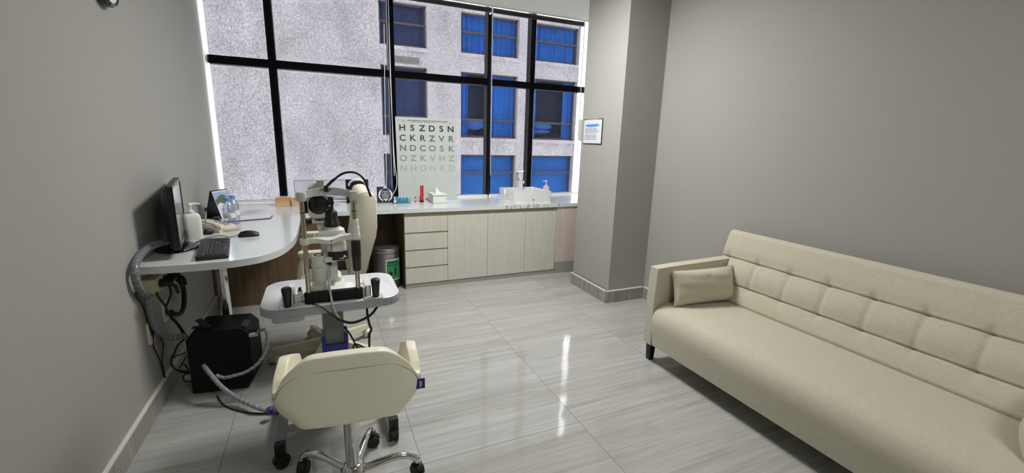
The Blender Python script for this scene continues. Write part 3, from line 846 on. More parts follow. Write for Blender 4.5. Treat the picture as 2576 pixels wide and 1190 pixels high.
# letter chart leaning at the window
pa, pb = at(1003, 501, z=D), at(1150, 500.5, z=D)
yb = (pa.y+pb.y)/2; yb = min(yb, YB-.10)
xa, xb_ = at(1003, 501, y=yb).x, at(1150, 500.5, y=yb).x
ytop = YB-.032
ztop = at(1064, 297, y=ytop).z
t = thing('letter_chart', 'large white letter chart with fading letters leaning against the window', 'chart', ((xa+xb_)/2, yb, D))
CWd = xb_-xa; Lh = math.hypot(ztop-D, ytop-yb)
vx = Vector((1, 0, 0)); vy = Vector((0, ytop-yb, ztop-D)).normalized(); vz = vx.cross(vy)   # vz points to the room
XH = Matrix(((vx.x, vy.x, vz.x, xa), (vx.y, vy.y, vz.y, yb), (vx.z, vy.z, vz.z, D+.002), (0, 0, 0, 1)))
MB(XH).box(0, CWd, 0, Lh, -.004, 0).build('board', M['chart'], t, bevel=.0008)
rowsL = [('HSZ', 22, 'DSN', 26), ('CKR', 62, 'ZVR', 98), ('NDC', 112, 'OSK', 126), ('OZK', 150, 'VHZ', 158), ('NHO', 171, 'NRD', 176), ('VRS', 190, 'ZKC', 197)]
inks = {}
for r, (a, va, c, vc) in enumerate(rowsL):
    yy = Lh*(1-.128-.121*r)
    for grp, val, x0 in ((a, va, .105), (c, vc, .59)):
        if val not in inks: inks[val] = chart_ink(val)
        for k, chh in enumerate(grp):
            q = XH @ Vector((CWd*(x0+.1617*k), yy, .0012))
            text_mesh(chh, .082, q, vx, vy, inks[val], 'letter', t, bold=.0017, wide=1.14)
text_mesh('PELLI-ROBSON CONTRAST SENSITIVITY CHART', .0175, XH @ Vector((CWd*.53, Lh*.962, .0012)), vx, vy, inks[62], 'title', t, spacing=1.12, bold=.0004)
g = MB(XH)
for x0, x1, yq in ((.03, .07, .962), (.09, .13, .962), (.10, .16, .948), (.25, .34, .944), (.36, .44, .944), (.46, .60, .944), (.63, .65, .944), (.67, .69, .944), (.74, .76, .944), (.80, .82, .944)):
    g.box(CWd*x0, CWd*x1, Lh*yq-.002, Lh*yq+.002, .0004, .0012)
g.build('small_print', inks[112], t)
text_mesh('CE', .015, XH @ Vector((CWd*.90, Lh*.944, .0012)), vx, vy, inks[62], 'mark', t)
# blind cord looping beside the chart
q_ = lambda x, y, yy: tuple(at(x, y, y=yy))
o = MB().tube([q_(978, 60, 4.50), q_(982, 200, 4.50), q_(988, 330, 4.49), q_(993, 410, 4.44), q_(998, 450, 4.40), q_(997, 472, 4.37), q_(989, 487, 4.35), q_(979, 490, 4.36), q_(972, 474, 4.42), q_(972, 430, 4.46), q_(969, 300, 4.50), q_(966, 60, 4.505)], .0032, n=8).build('pull_cord', M['white_pl'])
tag(o, 'white pull cord hanging in a loop left of the letter chart', 'cord')

# clear tray with blue tubs
p = at(1013, 512, z=D); po = Vector((p.x, p.y+.045, D))
t = thing('plastic_tray', 'small clear tray holding blue tubs at the foot of the letter chart', 'tray', po)
b = MB(); b.box(po.x-.085, po.x+.085, po.y-.045, po.y+.045, D+.0005, D+.004)
b.box(po.x-.085, po.x+.085, po.y-.045, po.y-.042, D+.004, D+.012); b.box(po.x-.085, po.x+.085, po.y+.042, po.y+.045, D+.004, D+.03)
b.box(po.x-.085, po.x-.082, po.y-.042, po.y+.042, D+.004, D+.03); b.box(po.x+.082, po.x+.085, po.y-.042, po.y+.042, D+.004, D+.055)
b.build('tray_body', M['clear'], t)
MB().box(po.x-.083, po.x-.058, po.y-.040, po.y-.036, D+.005, D+.030).build('price_card', M['paper'], t)
tub = None
tl = ['leftmost blue tub in the clear tray', 'second blue tub from the left in the clear tray', 'third blue tub from the left in the clear tray', 'rightmost blue tub in the clear tray']
for k, dx in enumerate((-.043, -.014, .017, .049)):
    q = Vector((po.x+dx, po.y-.012, D+.0045))
    if tub is None:
        tub = thing('blue_tub', tl[0], 'tub', q, 'blue tubs in the clear tray')
        MB().loft([[(q.x+x, q.y+y, q.z+z) for x, y in rrect(.026*s, .026*s, .006, 4)] for z, s in ((0, .92), (.003, 1), (.042, 1), (.044, .96))]).build('tub_body', M['teal'], tub)
        MB().lathe([(.007, .044), (.007, .050), (.005, .053)], q, n=14).build('tub_cap', M['teal'], tub)
    else: dup(tub, q, tl[k])
# small red bottle
p = at(1046, 509, z=D); po = Vector((p.x, p.y+.012, D))
t = thing('dropper_bottle', 'tiny dropper bottle with a red cap left of the red torch', 'bottle', po)
MB().lathe([(.008, .0), (.0095, .001), (.0095, .030), (.006, .035)], po, n=18).build('bottle_body', M['white_bot'], t)
MB().lathe([(.0097, .002), (.0097, .016)], po, n=18).build('label', M['redtxt'], t)
MB().lathe([(.0078, .034), (.0078, .046), (.004, .052), (.003, .060)], po, n=16).build('cap', M['red'], t)
# red torch standing on its lens
p = at(1062, 509, z=D); po = Vector((p.x, p.y+.02, D))
t = thing('torch', 'red torch standing on its black head in front of the letter chart', 'torch', po)
MB().lathe([(.016, .0), (.0205, .001), (.0205, .018), (.019, .020)], po, n=24).build('head_ring', M['black'], t)
MB().lathe([(.0195, .020), (.0200, .040), (.0165, .058), (.0140, .064), (.0140, .160), (.0120, .164)], po, n=24).build('torch_body', M['red'], t)
b = MB(); b.box(po.x+.006, po.x+.0165, po.y-.008, po.y+.008, D+.055, D+.166); b.build('grip', M['black'], t, bevel=.003)
MB().cyl((po.x-.017, po.y-.004, D+.058), (po.x-.022, po.y-.005, D+.058), .006, n=12).build('switch', M['red'], t)
# white tissue box
p = at(1090, 512, z=D); q = at(1118, 509, z=D)
po = Vector((p.x+.068, p.y+.105, D))
t = thing('tissue_box', 'white hard tissue box with a tissue pulled up, in front of the chart', 'tissue box', po)
sx, sy, sz = .135, .205, .092
MB().box(po.x-sx/2, po.x+sx/2, po.y-sy/2, po.y+sy/2, D+.003, D+sz-.014).build('box', M['ivory'] if False else M['white_bot'], t, bevel=.003)
MB().box(po.x-sx/2-.001, po.x+sx/2+.001, po.y-sy/2-.001, po.y+sy/2+.001, D+.0005, D+.0035).build('foot', M['ink'], t)
MB().box(po.x-sx/2-.006, po.x+sx/2+.006, po.y-sy/2-.006, po.y+sy/2+.006, D+sz-.013, D+sz-.004).build('lid', M['white_pl'], t, bevel=.003)
MB().box(po.x-sx/2-.0062, po.x+sx/2+.0062, po.y-sy/2-.0062, po.y+sy/2+.0062, D+sz-.016, D+sz-.0128).build('lid_seam', M['channel'], t)
def tis(u, v):
    a = 2*PI*u; r = (.036*(1-v)**1.1+.003)*(1+.22*math.sin(3*a+1)*(1-v)+.12*math.sin(7*a)*v)
    return (po.x-.004+r*math.cos(a)-.01*v, po.y-.005+1.25*r*math.sin(a), D+sz-.005+.062*v+.008*math.sin(2*a)*v)
MB().grid(tis, 40, 12).build('tissue', M['tissue'], t)

# square basin
sxl, sxr = at(1296, 510, z=D).x+.0, at(1388, 507, z=D).x
sy0 = at(1340, 508.5, z=D).y; sy1 = sy0+.435; sxl = sxr-.435; sh_ = .112
t = thing('basin', 'square white ceramic basin standing on the marble slab', 'sink', ((sxl+sxr)/2, (sy0+sy1)/2, D))
cx, cy = (sxl+sxr)/2, (sy0+sy1)/2; SW = sxr-sxl; SD = sy1-sy0
def rr(w, d, r, z): return [(x, y, D+z) for x, y in rrect(w, d, r, 5, cx, cy)]
b = MB(); b.loft([rr(SW-.010, SD-.010, .02, .0025), rr(SW-.002, SD-.002, .022, .006), rr(SW, SD, .022, sh_-.006), rr(SW-.003, SD-.003, .021, sh_), rr(SW-.022, SD-.022, .016, sh_), rr(SW-.026, SD-.026, .016, sh_-.005), rr(SW-.034, SD-.034, .03, .03), rr(SW-.08, SD-.08, .04, .016), rr(.05, .05, .02, .012)])
b.build('bowl', M['ceramic'], t)
MB().box(cx-.012, cx+.012, sy0-.0012, sy0-.0002, D+.020, D+.027).build('maker_mark', M['blackm'], t)
MB().box(sxl-.0012, sxl-.0002, cy-.02, cy+.0, D+.05, D+.058).build('overflow_mark', M['blackm'], t)
MB().lathe([(.022, .013), (.022, .017), (.012, .018)], (cx, cy, D)).build('drain', M['chrome'], t)
b = MB(); b.loft([rr(SW+.012, SD+.012, .026, .0012), rr(SW+.010, SD+.010, .025, .0035), rr(SW-.012, SD-.012, .02, .0036)]); b.build('sealant', M['white_pl'], t)
# tap
fp = at(1300, 470, y=min(sy1+.05, YB-.06)); fo = Vector((fp.x, min(sy1+.04, YB-.05), D+.001)); 
ztap = at(1299, 432, y=fo.y).z-D
t = thing('tap', 'tall chrome basin tap behind the square basin', 'tap', fo)
b = MB(); b.lathe([(.026, 0), (.026, .004), (.021, .006), (.0205, ztap*.86), (.022, ztap*.87), (.022, ztap-.006), (.018, ztap)], fo, n=24); b.build('tap_body', M['chrome'], t)
b = MB(); zs = ztap*.66; b.tube([fo+Vector((0, 0, zs)), fo+Vector((.02, -.05, zs+.012)), fo+Vector((.035, -.09, zs)), fo+Vector((.04, -.108, zs-.022))], .0125, n=14); b.build('spout', M['chrome'], t)
b = MB(); b.tube([fo+Vector((0, 0, ztap-.004)), fo+Vector((.03, -.012, ztap+.002)), fo+Vector((.075, -.03, ztap+.006))], .0045, n=10); b.build('lever', M['chrome'], t)
# pink soap pump
sp_ = at(1373, 486, y=4.47); 
so = Vector((sp_.x+.0, 4.47, D+.001))
pump_bottle('soap_dispenser', 'pale pink soap pump bottle behind the right of the basin', 'bottle', so, .072, .046, .120, .066, M['pink'], M['white_pl'], rot=PI)
# acrylic stand
p = at(838, 517, z=D); po = Vector((p.x, p.y+.03, D))
t = thing('acrylic_stand', 'clear acrylic block stand on the counter behind the lens tower', 'stand', po)
MB().box(po.x-.055, po.x+.05, po.y-.03, po.y+.03, D+.0005, D+.022).build('block', M['clear'], t, bevel=.002)
MB().prism([(po.x-.045, D+.022), (po.x+.02, D+.022), (po.x+.035, D+.085), (po.x-.03, D+.085)], po.y-.004, po.y+.004, 'xz').build('upright', M['clear'], t, bevel=.001)

# ------------------------------------------------------------------ bin
bo = Vector((.520, 4.075, 0)); BR = .118; BH = .385
t = thing('pedal_bin', 'brushed steel bin with a green sign under the counter', 'bin', bo)
def dshape(prof):
    b = MB().lathe(prof, bo, n=64)
    for v in b.bm.verts: v.co.y = min(v.co.y, bo.y+.050)
    return b
dshape([(BR-.004, 0), (BR, .004), (BR, BH-.05), (BR-.001, BH-.048)]).build('bin_body', M['steel'], t)
dshape([(BR+.0015, 0), (BR+.0025, .002), (BR+.0025, .020), (BR+.0005, .022)]).build('base_ring', M['rubber'], t)
dshape([(BR-.003, BH-.048), (BR-.003, BH-.042)]).build('rim', M['blackm'], t)
dshape([(BR+.003, BH-.042), (BR+.005, BH-.038), (BR+.005, BH-.010), (BR+.001, BH-.002), (BR-.02, BH+.004), (.03, BH+.010)]).build('lid', M['steel'], t)
aw = math.radians(-68)   # sign faces the room, a little to the right
def onbin(a, z, e=.0012): return (bo.x+(BR+e)*math.cos(a), bo.y+(BR+e)*math.sin(a), z)
def patch(name, a0, a1, z0, z1, e, mat, par):
    return MB().grid(lambda u, v: onbin(aw+a0+(a1-a0)*u, z0+(z1-z0)*v, e), 14, 1).build(name, mat, par)
sg = patch('sign', -.62, .62, .085, .285, .0012, M['white_ink'], t)
patch('sign_field', -.56, .56, .093, .277, .0020, M['green'], sg)
def wrap_text(s, size, a, z, mat, name, par, bold=.0):
    o = text_mesh(s, size, (0, 0, 0), (1, 0, 0), (0, 1, 0), mat, name, None, depth=.0, bold=bold)
    for v in o.data.vertices:
        an = aw+a+v.co.x/(BR+.003); v.co = Vector(onbin(an, z+v.co.y, .0030))
    adopt(o, par); return o
wrap_text('SAMPAH', .026, 0, .256, M['bktxt'], 'lettering', sg, .0006)
wrap_text('NON INFEKSIUS', .0165, 0, .230, M['bktxt'], 'lettering', sg, .0005)
fg = MB()
def bpoly(pts): fg.poly([onbin(aw+x/(BR+.003), z, .0030) for x, z in pts])
bpoly([(.013+.008*math.cos(2*PI*k/14), .207+.009*math.sin(2*PI*k/14)) for k in range(14)])
bpoly([(.005, .194), (.024, .194), (.026, .165), (.005, .165)])
bpoly([(.006, .194), (.006, .187), (-.030, .192), (-.030, .197)])
bpoly([(.005, .165), (.014, .165), (.010, .125), (.002, .125)]); bpoly([(.015, .165), (.026, .165), (.030, .125), (.022, .125)])
bpoly([(-.046, .170), (-.014, .170), (-.019, .125), (-.041, .125)])
bpoly([(-.05, .112), (.04, .118), (.04, .115), (-.05, .109)])
fg.build('pictogram', M['bktxt'], sg, recalc=False)

# ------------------------------------------------------------------ things on the left wall
o = None
p = at(247, -44, x=XL)
t = thing('wall_fixture', 'round black rimmed fixture with a white face high on the left wall', 'fixture', (XL, p.y, p.z))
MB().lathe([(.085, .001), (.095, .004), (.095, .034), (.088, .040), (.080, .036)], (XL, p.y, p.z), (1, 0, 0), n=40).build('rim', M['gloss_black'], t)
MB().lathe([(.076, .034), (.076, .0375)], (XL, p.y, p.z), (1, 0, 0), n=40).build('face', M['white_pl'], t)

# sockets
def socket(px, py, label, w=.078, hh=.118):
    q = at(px, py, x=XL+.004)
    t = thing('wall_socket', label, 'socket', (XL, q.y, q.z), 'wall sockets under the desk')
    b = MB(); b.loft([[(XL+dx, q.y+y, q.z+z) for y, z in rrect(w-i, hh-i, .014, 4)] for dx, i in ((.0005, 0), (.006, 0), (.010, .006))]); b.build('plate', M['socket'], t)
    MB().lathe([(.024, .010), (.024, .0125), (.019, .0125), (.018, .004)], (XL, q.y, q.z), (1, 0, 0), n=24).build('outlet', M['socket_in'], t)
    return q
s1 = socket(415, 783, 'ivory wall socket above the black box, right of the other socket')
s2 = socket(379, 836, 'ivory wall socket low on the left wall, left of the spiral hose', .075, .115)
# power strip with plugs under the desk
q = at(385, 716, x=XL+.03)
t = thing('power_strip', 'beige power strip with black plugs fixed below the left end of the desk', 'power strip', (XL, q.y+.06, q.z))
b = MB(); b.box(XL+.001, XL+.052, q.y-.045, q.y+.27, q.z-.035, q.z+.035); b.build('strip_body', M['beige'], t, bevel=.006)
for k in range(3):
    yy = q.y+.02+k*.07
    b = MB(); b.cyl((XL+.052, yy, q.z-.002), (XL+.064, yy, q.z-.002), .021, n=20); b.cyl((XL+.064, yy, q.z-.002), (XL+.095, yy, q.z-.010), .017, .012, n=16)
    b.tube([(XL+.085, yy, q.z-.008), (XL+.115, yy-.005, q.z-.02), (XL+.125, yy-.01, q.z-.06)], .008, n=10)
    pg = b.build('plug', M['rubber'], t)
    if k == 1: MB().box(XL+.097, XL+.100, yy-.02, yy+.012, q.z-.03, q.z-.006).build('paper_tag', M['paper'], pg)

# ------------------------------------------------------------------ cables
def spiral_hose(name, label, pts, r, pitch=.026, parent=None, group=None, core=None):
    o = MB().tube(pts, r, n=12, sub=8).build(name, core or M['spiral'])
    if label: tag(o, label, 'cable', group)
    P = catmull(pts, 14); L = 0; hp = []
    u = None
    for i in range(len(P)):
        t = (P[min(i+1, len(P)-1)]-P[max(i-1, 0)]).normalized()
        u = (t.orthogonal() if u is None else (u-t*u.dot(t))).normalized(); v = t.cross(u)
        if i: L += (P[i]-P[i-1]).length
        hp.append((P[i], u.copy(), v.copy(), L))
    out = []
    for (p, uu, vv, l), (p2, u2, v2, l2) in zip(hp[:-1], hp[1:]):
        k = max(1, int((l2-l)/pitch*9))
        for j in range(k):
            f = j/k; a = 2*PI*(l+(l2-l)*f)/pitch
            out.append(p.lerp(p2, f)+(uu*math.cos(a)+vv*math.sin(a))*(r+.0006))
    MB().tube(out, .0011, n=5, smooth=False).build('wrap_edge', M['spiral_edge'], o)
    return o
def cable(name, label, pts, r, mat='rubber', group=None, n=8, cat='cable'):
    o = MB().tube(pts, r, n=n).build(name, M[mat]); tag(o, label, cat, group); return o
def A(px, py, **k): return tuple(at(px, py, **k))

# ------------------------------------------------------------------ black box
BOX = Vector((-.555, 2.62, 0)); XB = Matrix.Translation(BOX) @ Matrix.Rotation(math.radians(-7), 4, 'Z')
bw, bd, bh = .300, .20, .362
t = thing('instrument_box', 'black chamfered equipment box standing on the floor under the desk', 'equipment box', BOX)
def oct_(w, h, c, z0): return [(-w/2, z0), (w/2-c*.6, z0), (w/2, z0+c*.9), (w/2, z0+h-c*.7), (w/2-c*.6, z0+h), (-w/2+c*.7, z0+h), (-w/2, z0+h-c*.9)]
b = MB(XB)
b.loft([[(x, -.045, z) for x, z in oct_(bw-.012, bh-.012, .055, .012)], [(x, -.038, z) for x, z in oct_(bw, bh, .06, .006)], [(x, bd-.045, z) for x, z in oct_(bw, bh, .06, .006)]])
b.build('case', M['blackm'], t, bevel=.0025)
b = MB(XB); b.loft([[(x, -.0465, .004+z) for x, z in oct_(bw-.024, bh-.024, .052, .014)], [(x, -.0445, .004+z) for x, z in oct_(bw-.024, bh-.024, .052, .014)]]); b.build('front_panel', M['blackm'], t)
for x in (-bw/2+.03, bw/2-.05):
    for y in (-.02, bd-.07): MB(XB).cyl((x, y, 0), (x, y, .0065), .014, n=14).build('foot', M['rubber'], t)
for hx, tilt in ((-.065, 1), (.122, 0)):
    b = MB(XB)
    if tilt:
        b.loft([[(hx-.004, -.014, bh+.004), (hx+.028, -.014, bh+.010), (hx+.028, -.009, bh+.010), (hx-.004, -.009, bh+.004)], [(hx-.044, -.004, bh+.050), (hx-.012, -.004, bh+.058), (hx-.012, .001, bh+.058), (hx-.044, .001, bh+.050)]])
        b.box(hx-.06, hx+.03, -.012, .012, bh+.006, bh+.011)
        for dx in (-.052, .024): b.ball((hx+dx, 0, bh+.012), .0035, 8)
    else:
        b.loft([[(hx-.012, -.040, bh+.008), (hx+.012, -.036, bh-.006), (hx+.012, .05, bh-.006), (hx-.012, .05, bh+.008)], [(hx-.010, -.040, bh+.014), (hx+.014, -.036, bh), (hx+.014, .05, bh), (hx-.010, .05, bh+.014)]])
        b.ball((hx, -.02, bh+.009), .003, 8)
    b.build('strap_handle', M['black'], t, bevel=.001)
ub = XB @ Vector((bw/2-.012, -.030, bh-.045))
o = t
b = MB(); b.box(ub.x+.006, ub.x+.048, ub.y-.014, ub.y-.001, ub.z-.012, ub.z+.006); 
us = b.build('usb_plug', M['pink_plug'], t, bevel=.002); us['label'] = 'pale pink plug'  # plain pale pink plastic, no glow
MB().box(ub.x+.008, ub.x+.05, ub.y+.004, ub.y+.016, ub.z+.012, ub.z+.024).build('black_plug', M['rubber'], t, bevel=.003)

# hoses of the box
f0 = XB @ Vector((-.075, -.060, .175)); g = Vector
spiral_hose('spiral_hose', 'clear spiral wrapped hose running from the black box front to the instrument stand', [tuple(f0), A(535, 948, y=2.50), A(560, 975, y=2.45), A(600, 1003, y=2.40), A(640, 1022, z=.035), A(672, 1032, z=.018), A(700, 1033, z=.016), A(735, 1030, z=.016)], .0115, .036, core=M['spiral_light'])
f1 = Vector((ub.x+.05, ub.y, ub.z+.012))
spiral_hose('spiral_hose', 'clear spiral wrapped hose looping from the pink plug round the black box', [tuple(f1), A(668, 830, y=2.52), A(673, 855, y=2.50), A(667, 885, y=2.48), A(650, 913, y=2.46), A(620, 935, y=2.46), A(585, 946, y=2.47), A(562, 950, y=2.49), A(545, 944, y=2.51)], .0085, .030, core=M['spiral_light'])
cable('floor_cable', 'thin black cable lying on the floor in front of the black box', [A(546, 996, z=.006), A(562, 1018, z=.004), A(590, 1031, z=.004), A(625, 1038, z=.004), A(660, 1040, z=.004), A(690, 1036, z=.004), A(725, 1035, z=.004)], .0035)
# hose from monitor over the desk end down to the box
xw = XL
spiral_hose('spiral_hose', 'grey spiral wrapped cable bundle bending over the left desk end down the wall', [A(432, 605, x=-.745), A(405, 612, x=-.78), A(375, 622, x=-.800), A(352, 643, x=-.812), A(340, 672, x=-.806), A(341, 700, x=-.806), A(352, 728, x=-.806), A(370, 748, x=-.806), A(376, 775, x=-.806), A(384, 805, x=-.806), A(396, 830, x=-.80), A(418, 846, x=-.785), A(440, 849, x=-.76), A(462, 846, x=-.735)], .0165, .030)
cable('black_hose', 'thick black ribbed hose bending down below the desk', [A(440, 682, x=-.79), A(452, 700, x=-.79), A(462, 730, x=-.79), A(463, 765, x=-.79), A(456, 786, x=-.79), A(440, 790, x=-.795), A(430, 784, x=-.80)], .0125, n=12)
cable('power_cable', 'black power cord from the left plug of the strip down behind the black box', [A(393, 735, x=-.745), A(402, 752, x=-.745), A(415, 768, x=-.75), A(421, 782, x=-.76), A(432, 800, x=-.76), A(448, 818, x=-.75), A(462, 842, x=-.735)], .0055)
cable('power_cable', 'black power cord looping from the tagged plug to the black box', [A(427, 720, x=-.745), A(430, 738, x=-.745), A(424, 758, x=-.75), A(418, 772, x=-.755), A(425, 790, x=-.755), A(440, 806, x=-.75), A(455, 825, x=-.74), A(470, 848, x=-.73)], .0055)
cable('thin_cord', 'thin black cord hanging down the left wall over the lower socket', [A(341, 720, x=-.826), A(343, 745, x=-.826), A(358, 765, x=-.826), A(370, 800, x=-.826), A(380, 832, x=-.818), A(386, 845, x=-.82), A(386, 870, x=-.826), A(398, 895, x=-.826), A(408, 925, x=-.826), A(416, 955, x=-.826)], .0028)
cable('thin_cord', 'thin black cord looping out of the lower socket down the wall', [A(384, 836, x=-.82), A(396, 840, x=-.815), A(408, 856, x=-.82), A(411, 872, x=-.826), A(408, 900, x=-.826), A(412, 930, x=-.826), A(416, 953, x=-.826)], .0028)
lp = ['thickest black cable loop at the back left of the black box', 'thin black cable loop with a crossing behind the black box', 'lowest black cable loop on the floor beside the black box']
cable('cable_loop', lp[0], [A(466, 852, y=2.72), A(448, 868, y=2.74), A(438, 890, y=2.75), A(431, 905, y=2.75), A(434, 922, y=2.74), A(450, 932, y=2.73), A(475, 935, y=2.71)], .0048, group='cable loops behind the black box')
cable('cable_loop', lp[1], [A(468, 888, y=2.74), A(440, 897, y=2.77), A(430, 906, y=2.77), A(440, 926, y=2.76), A(455, 936, y=2.75), A(475, 935, y=2.74), A(462, 915, y=2.73), A(452, 925, y=2.72), A(470, 895, y=2.72)], .0030, group='cable loops behind the black box')
cable('cable_loop', lp[2], [A(480, 938, y=2.62), A(465, 942, y=2.60), A(460, 952, y=2.60), A(468, 960, y=2.60), A(482, 960, y=2.61)], .0042, group='cable loops behind the black box')
cable('desk_cable', 'black cables trailing on the desk from monitor to keyboard', [A(495, 628, z=D+.008), A(480, 624, z=D+.004), A(462, 618, z=D+.004), A(478, 616, z=D+.004), A(500, 608, z=D+.003), A(515, 600, z=D+.003)], .0020)
cable('desk_cable', 'black cable lying behind the monitor foot at the wall', [A(385, 633, z=D+.004), A(372, 634, z=D+.004), A(362, 645, z=D+.004)], .0026)

# ------------------------------------------------------------------ casters
def caster(name, parent, x, y, r=.028, mat='rubber', yaw=0., stem=.085, fork='black'):
    X = Matrix.Translation((x, y, 0)) @ Matrix.Rotation(yaw, 4, 'Z')
    b = MB(X); 
    b.tube([(-.006, 0, stem), (-.006, 0, stem-.01), (0, 0, r*2-.006)], .0075, n=10, smooth=False)
    R = []
    for i in range(11):
        a = -.25+3.0*i/10; R.append([(math.cos(a)*(r+.002)+dx*math.cos(a), yy, r+math.sin(a)*(r+.002)+dx*math.sin(a)) for yy, dx in ((-.012, 0), (.012, 0), (.012, .004), (-.012, .004))])
    b.loft(R)
    c = b.build(name, M[fork], parent)
    for s in (-1, 1):
        b = MB(X); b.lathe([(.006, -.0095), (r*.55, -.0095), (r-.003, -.008), (r, -.004), (r, .005), (r-.002, .0085), (r*.6, .0095), (.004, .008)], (0, s*.0125, r), (0, s, 0), n=24)
        b.build('wheel', M[mat], c)
    return c

# ------------------------------------------------------------------ instrument table
TZ = .700; TX, TY = .016, 2.062
t = thing('instrument_table', 'grey edged white instrument table on a blue collared column', 'table', (TX, 2.12, 0))
b = MB()
b.loft([[(x, y, z) for x, y in rrect(.565-i, .395-i, .085, 8, TX, TY)] for z, i in ((TZ-.040, .012), (TZ-.036, .0), (TZ-.006, 0), (TZ-.002, .004))])
b.build('table_edge', M['table_edge'], t)
b = MB(); b.loft([[(x, y, z) for x, y in rrect(.559-i, .389-i, .083, 8, TX, TY)] for z, i in ((TZ-.0018, 0), (TZ, .004))]); b.build('table_top', M['table_top'], t)
CXx, CY = .012, 2.13
MB().box(CXx-.043, CXx+.043, CY-.030, CY+.030, .36, TZ-.040).build('column', M['col_grey'], t, bevel=.004)
b = MB(); o_ = rrect(.118, .100, .012, 4, CXx, CY); i_ = rrect(.088, .062, .005, 4, CXx, CY)
b.loft([[(x, y, z) for x, y in o_] for z in (.375, .412)]); b.box(CXx-.059, CXx-.0445, CY-.045, CY+.045, .412, .462); b.box(CXx+.0445, CXx+.059, CY-.045, CY+.045, .412, .462); b.box(CXx-.0445, CXx+.0445, CY+.033, CY+.047, .412, .462)
b.build('collar', M['blue_col'], t, bevel=.003)
b = MB(); b.loft([[(x, y, z) for x, y in rrect(.110-i, .094-i, .012, 4, CXx, CY)] for z, i in ((.06, 0), (.37, .0))]); lc = b.build('lower_column', M['slit_grey'], t)
MB().box(CXx-.010, CXx+.010, CY-.0485, CY-.0465, .08, .368).build('guide_slot', M['black'], lc)
b = MB(); b.box(-.215, .222, CY-.024, CY+.024, .062, .100); b.build('cross_beam', M['leg_grey'], t, bevel=.004)
for lx in (-.232, .238):
    lg = MB().box(lx-.019, lx+.019, 1.862, 2.40, .072, .106).build('foot_beam', M['leg_grey'], t, bevel=.004)
    b = MB(); b.box(lx-.021, lx+.021, 1.835, 1.866, .058, .110); b.ball((lx, 1.8345, .086), .004, 8); b.build('end_bracket', M['black'], lg, bevel=.002)
    MB().box(lx-.021, lx+.021, 2.396, 2.43, .058, .110).build('end_bracket', M['black'], lg, bevel=.002)
    for yy, ya in ((1.842, .5 if lx < 0 else 1.4), (2.415, 1.0)): caster('caster', t, lx-.0, yy, .029, 'rubber', ya, .075)
q = at(690, 1018, z=.045); 
MB().lathe([(.003, 0), (.015, .003), (.019, .012), (.016, .026), (.009, .032)], (-.300, 2.225, .040), (-.3, -.6, .7), n=20).build('blue_knob', M['blue_col'], t)
# boxes under the top
b = MB(); b.loft([[(x, y, z) for x, y in rrect(.125-i, .11-i, .012, 4, -.165, 1.985)] for z, i in ((TZ-.088, .016), (TZ-.080, 0), (TZ-.041, 0))]); b.build('supply_box', M['slit_grey'], t)
b = MB(); b.box(.06, .150, 1.95, 2.06, TZ-.062, TZ-.0405); b.build('under_tray', M['ivory'], t, bevel=.004)
b = MB(); b.box(-.10, -.035, 2.02, 2.12, TZ-.085, TZ-.041); b.build('motor_box', M['ivory'], t, bevel=.006)

# ------------------------------------------------------------------ slit lamp
S0 = TZ+.001
PYp = 1.905; pl, pr = -.078, .117
t = thing('slit_lamp', 'white eye examination microscope with chin rest standing on the instrument table', 'microscope', (.02, 1.98, TZ))
b = MB(); b.box(pl, pr, PYp-.013, PYp+.013, S0+.001, S0+.045)
for xx in (pl, pr): b.lathe([(.017, .0), (.0185, .002), (.0185, .043), (.017, .046)], (xx, PYp, S0), n=24)
b.build('cross_bar', M['blackm'], t, bevel=.0015)
zb = 1.150
for xx in (pl, pr):
    ps = MB().cyl((xx, PYp, S0+.04), (xx, PYp, zb-.012), .0095, n=20).build('post', M['steel_pol'], t)
    b = MB(); b.cyl((xx, PYp, zb-.066), (xx, PYp, zb-.063), .0101, n=20); b.ball((xx, PYp-.0095, zb-.036), .002, 8); b.ball((xx, PYp-.0095, zb-.046), .002, 8); b.build('height_mark', M['blackm'], ps)
# brow band
b = MB()
for xx in (pl, pr): b.lathe([(.0165, -.018), (.0185, -.015), (.0185, .014), (.0160, .018)], (xx, PYp, zb), n=24)
R = []
for k in range(25):
    a = k/24; x = pl+(pr-pl)*a; s = math.sin(PI*a)
    yy = PYp+.062*s**.75; zz = zb+.004+.008*s; hh = .013+.004*s
    R.append([(x, yy-.006, zz-hh), (x, yy+.006, zz-hh), (x, yy+.008, zz+hh), (x, yy-.003, zz+hh)])
b.loft(R); b.build('brow_band', M['slit_grey'], t, bevel=.0015, angle=50)
# chin rest
zc = .972
b = MB()
R = []
for k in range(29):
    a = k/28; x = pl-.012+(pr-pl+.024)*a; s = math.sin(PI*a)
    c_ = math.exp(-((a-.48)/.17)**2)
    yc = PYp-.006+.016*s; dpt = .014+.022*c_; zz = zc-.008*c_+.012*(a-.5)
    R.append([(x, yc-dpt*.8, zz-.010), (x, yc+dpt*1.2, zz-.010), (x, yc+dpt*1.3, zz+.010+.010*c_), (x, yc-dpt*.8, zz+.010-.004*c_)])
b.loft(R)
for xx in (pl, pr): b.lathe([(.018, -.012), (.0195, -.009), (.0195, .011), (.018, .013)], (xx, PYp, zc+.012*((xx-pl)/(pr-pl)-.5)), n=24)
ch = b.build('chin_rest', M['slit'], t, bevel=.0025, angle=50)
b = MB(); b.loft([[(x, PYp+.028+.010*(1-k), z0) for x, z0 in ((-.028, zc+.006), (.062, zc+.006), (.056, zc+.024), (.050, zc+.028), (-.018, zc+.028), (-.024, zc+.024))] for k in (0, 1)]); b.build('chin_paper_holder', M['slit'], ch)
for xx in (-.042, .076): MB().cyl((xx, PYp+.02, zc+.006), (xx, PYp+.02, zc+.020), .004, n=10).build('pin', M['white_pl'], ch)
